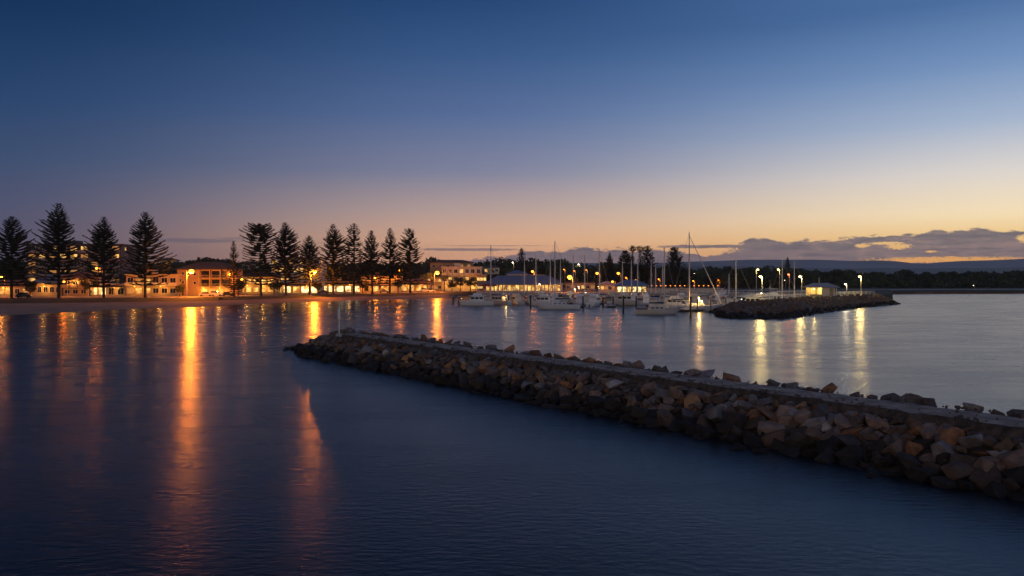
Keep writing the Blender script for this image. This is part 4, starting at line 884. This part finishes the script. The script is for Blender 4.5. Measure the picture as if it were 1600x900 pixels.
# ------------------------------------------------------------------ boats
def hull(root, Ln, B, Fb, sheer=.35, mtop=m_white, bowrake=.14, sternw=.75):
    n = 13; secs = []; dk = []
    for i in range(n):
        t_ = i / (n - 1); x = -Ln / 2 + Ln * t_; w_ = B / 2 * (sternw + (1 - sternw) * math.sin(min(1, t_ / .45) * math.pi / 2)) if t_ < .45 else B / 2 * max(.02, (1 - ((t_ - .45) / .55) ** 2.2))
        z = Fb * (1 + sheer * ((t_ - .35) / .65) ** 2 if t_ > .35 else 1 + .05 * (.35 - t_)); rk = bowrake * Ln * max(0, (t_ - .6) / .4) ** 2
        xb = x - rk * .9
        secs.append([(x, -w_, z), (x - rk * .3, -w_ * .95, z * .55), (xb + rk * .3, -w_ * .86, .16), (xb, -w_ * .78, -.02), (xb, 0, -.45), (xb, w_ * .78, -.02), (xb + rk * .3, w_ * .86, .16), (x - rk * .3, w_ * .95, z * .55), (x, w_, z)])
        dk.append((x, w_, z))
    b = MB(); b.loft(secs, 0, True, lambda i: 1 if i in (3, 4) else 0); b.loft([[(x, -w_, z), (x, w_, z)] for x, w_, z in dk], 0, False)
    h = b.build('hull', [mtop, m_antif], root, smooth=False)
    b = MB()
    for sg in (-1, 1): b.path([(x, sg * w_ * 1.01, z + .02) for x, w_, z in dk], .035, 4)
    b.build('rub_rail', m_timber if mtop is m_cream else m_alu, root); return dk
def rails(root, dk, i0, i1, h=.65):
    b = MB()
    for sg in (-1, 1):
        pts = [(x, sg * w_ * .93, z + h) for x, w_, z in dk[i0:i1]]; b.path(pts, .025, 4)
        for x, w_, z in dk[i0:i1]: b.tube((x, sg * w_ * .93, z), (x, sg * w_ * .93, z + h), .02, .02, 4)
    b.build('guard_rail', m_alu, root)
def sailboat(label, px, Y, Ln, mast_px, mast_top, rz=0, B=None, cover=m_navy, hm=m_white, stay='thin', group='sailing boats moored in the marina', boomdir=-1, mizzen=False, z0=0, cabin=1.0):
    B = B or Ln * .3; root = thing('sailing_boat', label, 'sailing boat', at(px, Y, z0), rz, group)
    Fb = .085 * Ln + .15; dk = hull(root, Ln, B, Fb, mtop=hm, bowrake=.16, sternw=.65)
    b = MB(); b.box((-.03 * Ln, 0, Fb + .28 * cabin), (Ln * .36, B * .55, .62 * cabin), 0, taper=.85, tx=.88); cb = b.build('cabin', hm, root)
    for sg in (-1, 1):
        for k in range(3): b = MB(); b.box((-.13 * Ln + k * .1 * Ln, sg * (B * .265), Fb + .32 * cabin), (.07 * Ln, .05, .22 * cabin)); b.build('window', m_glass, cb)
    # mast in local space from picture position
    mx = (mast_px - px) / F * Y; mx = mx / math.cos(rz) if abs(math.cos(rz)) > .5 else .08 * Ln
    mx = max(-.25 * Ln, min(.3 * Ln, mx)); mh = zat(mast_top, Y) - z0
    b = MB(); b.tube((mx, 0, Fb * .6), (mx, 0, mh * .6), .16, .15, 8); b.tube((mx, 0, mh * .6), (mx, 0, mh), .15, .10, 8); b.tube((mx, 0, mh), (mx, 0, mh + .5), .015, .015, 4)
    for q in (.42, .7): b.tube((mx, -B * .32 * (1.2 - q), mh * q), (mx, B * .32 * (1.2 - q), mh * q), .03, .03, 4)
    b.build('mast', m_alu, root)
    b = MB(); b.tube((mx, 0, Fb + 1.35), (mx + boomdir * Ln * .36, 0, Fb + 1.45), .07); b.build('boom', m_alu, root)
    b = MB(); b.tube((mx + boomdir * .2, 0, Fb + 1.62), (mx + boomdir * Ln * .34, 0, Fb + 1.58), .22, .12, 8); b.build('sail_cover', cover, root)
    b = MB(); bx = dk[-1][0]; bz = dk[-1][2]; r_ = {'thin': .045, 'furl': .13}[stay]
    b.tube((bx - .2, 0, bz), (mx, 0, mh * .96), r_, r_ * .5, 6); b.build('forestay', m_alu if stay == 'furl' else m_rope, root)
    b = MB(); b.tube((dk[0][0] + .2, 0, Fb), (mx, 0, mh), .035, .03, 4)
    for sg in (-1, 1): b.path([(mx - .1, sg * B * .46, Fb), (mx, sg * B * .16, mh * .7), (mx, 0, mh * .98)], .02, 4)
    b.build('shrouds', m_rope, root)
    rails(root, dk, 1, 13, .6)
    b = MB(); b.add([(-Ln * .22, -B * .3, Fb + .5), (-Ln * .22, B * .3, Fb + .5), (-Ln * .26, B * .28, Fb + 1.25), (-Ln * .26, -B * .28, Fb + 1.25), (-Ln * .38, B * .3, Fb + 1.3), (-Ln * .38, -B * .3, Fb + 1.3)], [(0, 1, 2, 3), (3, 2, 4, 5)]); b.build('spray_hood', cover, root)
    return root
def motorboat(label, px, Y, Ln, rz=0, fly=True, hm=m_white, cover=m_navy, group='motor boats moored in the marina', arch=False, B=None):
    B = B or Ln * .33; root = thing('motor_boat', label, 'motor boat', at(px, Y, 0), rz, group); Fb = .1 * Ln + .15; dk = hull(root, Ln, B, Fb, .3, hm, .12, .9)
    def cab(x0, x1, z0, z1, w_, name, par, m, rake=.5):
        b = MB(); a = w_ / 2; P = [(x0, -a, z0), (x1, -a, z0), (x1, a, z0), (x0, a, z0), (x0 + .1, -a * .86, z1), (x1 - rake, -a * .86, z1), (x1 - rake, a * .86, z1), (x0 + .1, a * .86, z1)]
        b.add(P, [(3, 2, 1, 0), (4, 5, 6, 7), (0, 1, 5, 4), (1, 2, 6, 5), (2, 3, 7, 6), (3, 0, 4, 7)]); o = b.build(name, m, par)
        return o
    h1 = .16 * Ln ** .9 + .4; zc = Fb + h1
    c1 = cab(-.22 * Ln, .22 * Ln, Fb - .05, zc, B * .78, 'cabin', root, hm, .9)
    for sg in (-1, 1):
        n = 3
        for k in range(n):
            x = -.15 * Ln + k * .125 * Ln; yy = sg * (B * .39 * (1 - .14 * .6) + .012); b = MB(); b.box((x, yy, Fb + h1 * .60), (.1 * Ln, .05, h1 * .36)); b.build('window', m_glass, c1)
    b = MB(); b.add([(.22 * Ln - .1, -B * .33, Fb + h1 * .25), (.22 * Ln - .1, B * .33, Fb + h1 * .25), (.22 * Ln - .78, B * .3, Fb + h1 * .92), (.22 * Ln - .78, -B * .3, Fb + h1 * .92)], [(0, 1, 2, 3)]); b.v = [(x + .06, y, z) for x, y, z in b.v]; b.build('windscreen', m_glass, c1)
    b = MB(); b.box((-.03 * Ln, 0, zc + .05), (.5 * Ln, B * .8, .09), 0); b.build('cabin_roof', hm, root)
    if fly:
        cab(-.16 * Ln, .10 * Ln, zc + .08, zc + .75, B * .62, 'flybridge', root, hm, .3)
        b = MB(); b.box((-.05 * Ln, 0, zc + 1.85), (.28 * Ln, B * .6, .07)); 
        for sx_ in (-.17, .07):
            for sg in (-1, 1): b.tube((sx_ * Ln, sg * B * .28, zc + .7), (sx_ * Ln, sg * B * .28, zc + 1.84), .03, .03, 4)
        b.build('bimini', [cover], root)
        b = MB(); b.tube((-.1 * Ln, 0, zc + 1.85), (-.1 * Ln, 0, zc + 3.2), .03, .02, 5); b.tube((-.05 * Ln, .3, zc + 1.85), (-.09 * Ln, .3, zc + 4.6), .015, .01, 4); b.ell((-.1 * Ln, 0, zc + 2.3), (.3, .3, .12)); b.build('antenna', m_white, root)
    else:
        b = MB(); b.box((-.32 * Ln, 0, zc - .1), (.26 * Ln, B * .8, .06)); [b.tube((x * Ln, sg * B * .38, Fb), (x * Ln, sg * B * .38, zc - .1), .03, .03, 4) for x in (-.44, -.22) for sg in (-1, 1)]; b.build('cockpit_canopy', cover, root)
        b = MB(); b.tube((-.02 * Ln, 0, zc), (-.05 * Ln, 0, zc + 1.9), .02, .015, 4); b.build('antenna', m_white, root)
    rails(root, dk, 6, 13, .6); return root
def dinghy(label, px, Y, Ln=2.6, rz=0, z=0):
    root = thing('dinghy', label, 'dinghy', at(px, Y, z), rz, 'small white dinghies among the moored boats'); b = MB()
    for sg in (-1, 1): b.path([(-Ln / 2, sg * .6, .42), (Ln * .15, sg * .62, .42), (Ln * .38, sg * .4, .5), (Ln / 2, 0, .6)], .24, 8)
    b.build('tube', m_white, root, smooth=True); b = MB(); b.box((-.1, 0, .22), (Ln * .8, 1.0, .2)); b.build('floor', m_white, root)
    b = MB(); b.box((-Ln / 2 - .12, 0, .65), (.3, .3, .55), taper=.8); b.tube((-Ln / 2 - .12, 0, .4), (-Ln / 2 - .12, 0, -.3), .05); b.build('outboard_motor', m_pile, root)

PI = math.pi
# front row, read from the photograph
motorboat('white flybridge cruiser lying alone at the left end of the marina', 744, 229, 10.4, PI, True, m_white)
motorboat('grey cruiser moored stern-on right behind the leftmost white cruiser', 778, 236, 9, PI * .82, False, m_cream, m_navy)
motorboat('dark-canopied motor boat between the two left piles', 806, 240, 8.5, PI * .62, True, m_cream, m_navy)
motorboat('low motor boat with blue canopy left of the long pale sailing boat', 826, 243, 8, PI * .6, False, m_white, m_teal)
sailboat('long pale sailing boat with tall dark-topped mast in front of the shed end', 872, 204, 11.6, 867, 377, PI, cover=m_navy)
motorboat('flybridge motor boat just behind the long pale sailing boat', 848, 228, 9.5, PI * .9, True, m_white, m_teal)
dinghy('white dinghy at the stern of the long pale sailing boat', 901, 207, 2.8, PI * .45)
dinghy('white dinghy right of the first dinghy under the motor boats', 920, 212, 2.6, PI * .5)
dinghy('white dinghy before the pile left of the wide pale cruiser', 949, 216, 2.7, PI * .5)
motorboat('white motor boat moored stern-on behind the first dinghy', 903, 232, 9, PI * .56, True, m_white, m_navy)
motorboat('white motor boat with dark windows between the two middle piles', 929, 227, 9.5, PI * .38, True, m_white, m_navy)
motorboat('low motor boat with navy canopy left of the wide pale cruiser', 948, 235, 8.5, PI * .55, False, m_cream, m_navy)
motorboat('wide pale cruiser lying broadside in the middle of the marina', 974, 232, 10.5, PI * .97, True, m_cream, m_navy)
motorboat('dark-canopied motor boat left of the clipper-bowed boat', 1005, 222, 9.5, PI * .6, True, m_white, m_navy)
motorboat('motor boat with blue canopy behind the clipper-bowed boat', 1021, 214, 9, PI * .45, False, m_white, m_teal)
E = sailboat('clipper-bowed pale sailing boat with dark glass cabin lying nearest the viewer', 1028, 177.5, 10.2, 1038, 386, 0, cover=m_navy, hm=m_cream, cabin=1.5)
b = MB(); b.tube((4.4, 0, 1.35), (6.4, 0, 1.75), .09, .06, 8); b.build('bowsprit', m_timber, E)
sailboat('large white sailing boat with the tallest mast and thick rolled foresail', 1088, 193, 13.2, 1077, 363, 0, stay='furl', cover=m_teal)
motorboat('lit white cruiser between the clipper-bowed boat and the tallest mast', 1052, 208, 9.5, PI * .95, True, m_white, m_navy)
# second rows
for px, mp_, top_, Y, Ln, rz, hm, cov, lab in [
    (762, 767, 383, 246, 11, PI * .9, m_white, m_navy, 'sailing boat with tall lone mast right of the white apartments'),
    (820, 824, 406, 262, 9, PI * .55, m_white, m_navy, 'sailing boat whose mast crosses the left part of the shed roof'),
    (838, 841, 397, 262, 10, PI * .55, m_white, m_teal, 'sailing boat whose mast stands left of the shed roof ridge end'),
    (860, 857, 408, 262, 9, PI * .5, m_cream, m_navy, 'sailing boat with short dark mast left of the long pale boat mast'),
    (876, 873, 404, 266, 9.5, PI * .5, m_white, m_navy, 'sailing boat with thin mast right of the long pale boat mast'),
    (896, 894, 397, 260, 10, PI * .5, m_white, m_navy, 'sailing boat whose mast rises right over the brightest orange lamp'),
    (914, 913, 398, 258, 10, PI * .5, m_white, m_navy, 'sailing boat with plain pale mast right of the brightest orange lamp'),
    (940, 937, 391, 252, 11, PI * .7, m_white, m_teal, 'sailing boat with fanned stays left of the pine cluster'),
    (973, 972, 408, 256, 9.5, PI * .5, m_white, m_navy, 'sailing boat with mast at the left eave of the pavilion'),
    (987, 985, 406, 256, 9.5, PI * .5, m_white, m_navy, 'sailing boat with mast before the middle of the pavilion'),
    (997, 995.5, 407, 258, 9.5, PI * .5, m_cream, m_navy, 'sailing boat with mast before the right part of the pavilion'),
    (1018, 1017, 410, 256, 9, PI * .5, m_white, m_navy, 'sailing boat with pale mast right of the pavilion'),
    (1025, 1024.5, 414, 262, 9, PI * .5, m_white, m_teal, 'sailing boat with the shortest pale mast right of the pavilion'),
    (1036, 1034, 412, 262, 9, PI * .5, m_white, m_navy, 'sailing boat whose mast hides just left of the clipper-bowed boat mast'),
    (1140, 1138, 450 - 22, 250, 8, PI * .5, m_white, m_navy, 'small sailing boat with leaning stays right of the tallest mast'),
    (1152, 1150, 403, 214, 10.5, PI * .9, m_white, m_navy, 'sailing boat with tall mast behind the left end of the spit'),
    (1224, 1222.5, 406, 236, 10, PI * .8, m_white, m_teal, 'sailing boat with tall mast behind the middle of the spit'),
    (1243, 1241.5, 408, 240, 10, PI * .8, m_white, m_navy, 'sailing boat with mast left of the spit shelter')]:
    sailboat(lab, px, Y, Ln, mp_, top_, rz, cover=cov, hm=hm)
for px, Y, Ln, rz, fl, hm, cov, lab in [
    (1120, 246, 9, PI * .5, True, m_white, m_navy, 'motor boat left of the sloping gangway'), (1172, 212, 10.5, PI * 1.02, False, m_white, m_navy, 'low lit motor boat behind the left end of the spit'),
    (1186, 228, 11, PI * .9, True, m_white, m_teal, 'flybridge cruiser under the first yellow lamp'), (1208, 232, 11, PI * .1, True, m_white, m_white, 'white cruiser with radar dome between the yellow lamps'),
    (1064, 246, 9, PI * .5, True, m_white, m_navy, 'motor boat left of the tallest mast in the back row'), (1098, 250, 9, PI * .5, False, m_white, m_teal, 'motor boat behind the lit jetty in the back row'),
    (890, 268, 9, PI * .5, True, m_white, m_navy, 'back-row motor boat under the brightest orange lamp'), (955, 268, 9, PI * .5, True, m_cream, m_teal, 'back-row motor boat left of the pavilion'),
    (800, 268, 8.5, PI * .5, False, m_white, m_navy, 'back-row motor boat before the left end of the shed'), (845, 272, 9, PI * .5, True, m_white, m_navy, 'back-row motor boat before the middle of the shed'),
    (925, 262, 9, PI * .5, False, m_white, m_teal, 'back-row motor boat with blue canopy beneath the stayed mast'), (1008, 250, 9, PI * .5, True, m_white, m_navy, 'back-row motor boat before the right end of the pavilion'),
    (1040, 240, 9, PI * .5, False, m_white, m_teal, 'back-row motor boat behind the clipper-bowed boat mast')]:
    motorboat(lab, px, Y, Ln, rz, fl, hm, cov)

for px, Y, Ln, rz, fl, hm, cov, lab in [
    (788, 254, 8.5, PI * .5, True, m_cream, m_navy, 'stern-on motor boat behind the gap between the grey cruiser and the dark-canopied boat'), (866, 244, 9, PI * .52, True, m_white, m_teal, 'stern-on flybridge boat hidden behind the long pale sailing boat mast'),
    (884, 246, 9, PI * .48, False, m_cream, m_navy, 'stern-on low boat behind the long pale sailing boat stern'), (915, 247, 9, PI * .5, True, m_cream, m_teal, 'stern-on flybridge boat behind the gap between the middle motor boats'),
    (990, 245, 9, PI * .5, True, m_white, m_navy, 'stern-on flybridge boat right behind the wide pale cruiser'), (1072, 226, 9, PI * .5, False, m_white, m_navy, 'stern-on low boat right behind the lit white cruiser'),
    (1084, 238, 9, PI * .52, True, m_cream, m_teal, 'stern-on flybridge boat behind the tallest mast'), (1134, 236, 9, PI * .5, False, m_white, m_teal, 'stern-on low boat beside the foot of the sloping gangway')]:
    motorboat(lab, px, Y, Ln, rz, fl, hm, cov)

# ------------------------------------------------------------------ piles, pontoons, jetties
for i, (px, wy, ty) in enumerate([(708,474,463),(717,477,464),(753,477,467),(795,475,461),(829,481,461),(858,476,462),(911,482,463),(942,479,464),(958,479,463),(974,489,462),(994,479,463),(1079,495,463),(1090,487,464),(1110,487,464),(1134,481,464),(1148,480,466)]):
    Y = yw(wy); h = zat(ty, Y); lab = ['leftmost short mooring pile left of the white cruiser', 'white-capped pile at the bow of the white cruiser', 'dark pile in front of the white cruiser', 'dark pile right of the grey cruiser', 'tall dark pile left of the long pale sailing boat',
        'dark pile behind the long pale sailing boat', 'tall dark pile between the first two dinghies', 'dark pile right of the middle dinghies', 'dark pile left of the wide pale cruiser', 'tallest dark pile left of the clipper-bowed boat', 'dark pile at the stern of the clipper-bowed boat', 'thick dark pile in front of the tallest mast',
        'pale pile with a lamp on the lit jetty', 'pale pile at the right of the lit jetty', 'pale pile by the sloping gangway', 'pale pile at the left end of the spit'][i]
    pale = i >= 12; rt = thing('mooring_pile', lab, 'pile', at(px, Y, 0), 0, 'mooring piles around the marina')
    b = MB(); b.tube((0, 0, -.8), (0, 0, h), .21, .20, 10); b.build('post', m_timber if pale else m_pile, rt); b = MB(); b.tube((0, 0, h), (0, 0, h + .28), .26, .08, 10); b.build('cap', m_white, rt)
def pontoon(label, p0, p1, w_=2.2, group='floating pontoons'):
    d = p1 - p0; ln = d.length; rt = thing('pontoon', label, 'pontoon', p0, math.atan2(d.y, d.x), group)
    b = MB(); b.b2(0, ln, -w_ / 2, w_ / 2, .38, .55); b.build('deck', m_conc, rt); b = MB(); n = max(2, int(ln / 3))
    for k in range(n): b.b2(ln * (k + .1) / n, ln * (k + .9) / n, -w_ / 2 + .15, w_ / 2 - .15, -.3, .38)
    b.build('float', m_pile, rt)
    b = MB(); b.b2(0, ln, -w_ / 2 - .06, -w_ / 2 - .003, .3, .5); b.build('fender_board', m_timber, rt)
for i, (a, c, d, e, lab) in enumerate([(775, 250, 1125, 226, 'long main pontoon behind the front row of boats'), (770, 278, 1060, 272, 'rear pontoon nearer the marina buildings'), (905, 214, 912, 245, 'finger pontoon by the first dinghies'), (955, 214, 958, 245, 'finger pontoon left of the wide pale cruiser'),
        (1002, 200, 1004, 240, 'finger pontoon behind the clipper-bowed boat'), (1064, 190, 1165, 198, 'lit jetty pontoon in front of the tallest mast'), (1150, 226, 1250, 246, 'pontoon behind the spit')]):
    pontoon(lab, at(a, c), at(d, e), 2.4)
fence('yellow-lit railing along the jetty under the tallest mast', at(1066, 191.5, .55), at(1160, 199, .55), 1.1)
for i, (px, Y, lab) in enumerate([(1068, 191, 'white dock box at the left end of the lit jetty'), (1100, 194, 'white dock box under the jetty lamp'), (1122, 196, 'white dock box near the sloping gangway')]):
    rt = thing('dock_box', lab, 'dock box', at(px, Y, .55), .08, 'dock boxes on the lit jetty'); b = MB(); b.b2(-.9, .9, -.4, .4, 0, .75); b.build('box', m_white, rt, bevel=.05); b = MB(); b.b2(-.95, .95, -.45, .45, .76, .88); b.build('lid', m_white, rt, bevel=.03)
street_lamp('glowing lamp on the lit jetty right of the tallest mast', 1091, 465, 192, .5, 900, col=(1, .55, .16), lm_=m_yell, size=.24, arm=.25, group='low lamps on the lit jetty', r=.15)
street_lamp('second smaller lamp on the lit jetty', 1096, 470, 199, .5, 350, col=YEL, lm_=m_yell, size=.16, arm=.2, group='low lamps on the lit jetty', r=.12)
street_lamp('small lamp by the clipper-bowed boat stern rail', 1048, 465.5, 212, .5, 150, col=WARMW, lm_=m_whl, size=.16, arm=.2, group='low lamps on the lit jetty', r=.12)
for px, py, Y, lab in [(791, 462, 236, 'tiny orange pontoon light beside the left piles'), (843, 444, 262, 'tiny white light in front of the shed right of the lamp reflection'), (867, 443.5, 262, 'tiny white light at the right end of the shed'), (915, 457.5, 250, 'tiny white pontoon light in the middle of the marina'),
        (898, 452, 262, 'tiny warm pontoon light below the brightest lamp'), (904, 448, 268, 'tiny warm light right below the brightest lamp'), (935, 448, 268, 'tiny warm light by the stayed mast'), (1159, 467, 215, 'lamp lighting the gangway end at the spit'), (1190, 458, 222, 'small deck light on the cruiser under the yellow lamp'), (1231, 466, 238, 'small deck light behind the spit')]:
    street_lamp(lab, px, py, Y, .5, 110, col=WARMW, lm_=m_whl if 'white' in lab or 'lamp' in lab else m_sods, size=.17, arm=.2, group='tiny pontoon lights', r=.1, name='pontoon_light', cat='light')
# pale fence / quay building behind the boats, gangways
def gangway(label, p0, p1, w_=1.6):
    d = p1 - p0; ln = Vector((d.x, d.y, 0)).length; rt = thing('gangway', label, 'gangway', p0, math.atan2(d.y, d.x), 'marina gangways'); dz_ = d.z
    b = MB(); b.add([(0, -w_ / 2, 0), (ln, -w_ / 2, dz_), (ln, w_ / 2, dz_), (0, w_ / 2, 0), (0, -w_ / 2, -.2), (ln, -w_ / 2, dz_ - .2), (ln, w_ / 2, dz_ - .2), (0, w_ / 2, -.2)], [(0, 1, 2, 3), (7, 6, 5, 4), (0, 4, 5, 1), (1, 5, 6, 2), (2, 6, 7, 3), (3, 7, 4, 0)]); b.build('deck', m_alu, rt)
    for sg in (-1, 1):
        b = MB(); y_ = sg * w_ / 2; b.tube((0, y_, 1.2), (ln, y_, dz_ + 1.2), .05); n = int(ln / 1.2)
        for k in range(n + 1): b.tube((ln * k / n, y_, dz_ * k / n), (ln * k / n, y_, dz_ * k / n + 1.2), .03, .03, 4)
        for k in range(n): b.tube((ln * k / n, y_, dz_ * k / n), (ln * (k + 1) / n, y_, dz_ * (k + 1) / n + 1.2), .025, .025, 4)
        b.build('truss', m_white, rt)
gangway('sloping white gangway down to the pontoon left of the spit', at(1138, 222, .6), at(1175, 236, 2.4)); gangway('long level white gangway behind the left end of the spit', at(1160, 214, 2.0), at(1205, 226, 2.5))
gangway('white gangway behind the middle of the spit', at(1205, 240, 2.6), at(1262, 250, 2.8)); gangway('pale gangway from the quay before the car park wall', at(1112, 262, .6), at(1132, 300, 2.2))
rt = thing('quay_wall', 'long dark quay edge with pale fence behind the moored boats', 'quay', at(930, 300, 0)); b = MB(); b.b2(-47, 66, 0, 26, -1, 1.95); b.build('wall', m_conc, rt)
b = MB()
for k in range(56): b.b2(-46 + k * 2, -45.9 + k * 2, .2, .3, 1.95, 3.0)
for z in (2.4, 2.95): b.b2(-46, 65, .2, .3, z, z + .06)
b.build('fence', m_white, rt)
for px0, px1, Y, lab in [(1022, 1060, 303, 'long pale slatted screen on the quay left of the tallest mast'), (1086, 1110, 302, 'pale slatted screen on the quay right of the tallest mast'), (1112, 1128, 304, 'brighter pale slatted screen left of the gangway')]:
    w_ = (px1 - px0) / F * Y; rt = thing('slatted_screen', lab, 'screen', at((px0 + px1) / 2, Y, 1.95), 0, 'pale screens on the quay'); b = MB(); n = int(w_ / .5)
    for k in range(n): b.b2(-w_ / 2 + k * .5, -w_ / 2 + k * .5 + .38, 0, .06, 0, 1.9)
    b.build('slats', m_wwhite, rt); b = MB(); b.b2(-w_ / 2, w_ / 2, .07, .14, 1.5, 1.62); b.b2(-w_ / 2, w_ / 2, .07, .14, .3, .42); b.build('frame', m_timber, rt)

# ------------------------------------------------------------------ air
HAZE = 7.0e-5
if HAZE:
    b = MB(); b.b2(-6200, 6200, -600, 6200, -3, 190); m = bpy.data.materials.new('haze'); m.use_nodes = True; t = m.node_tree; t.nodes.clear()
    pv = t.nodes.new('ShaderNodeVolumePrincipled'); pv.inputs['Density'].default_value = HAZE; pv.inputs['Color'].default_value = (1, 1, 1, 1); pv.inputs['Anisotropy'].default_value = .35
    ou = t.nodes.new('ShaderNodeOutputMaterial'); t.links.new(pv.outputs[0], ou.inputs['Volume'])
    o = b.build('haze', m); tag(o, 'thin evening haze over the far hills', 'haze', kind='stuff')
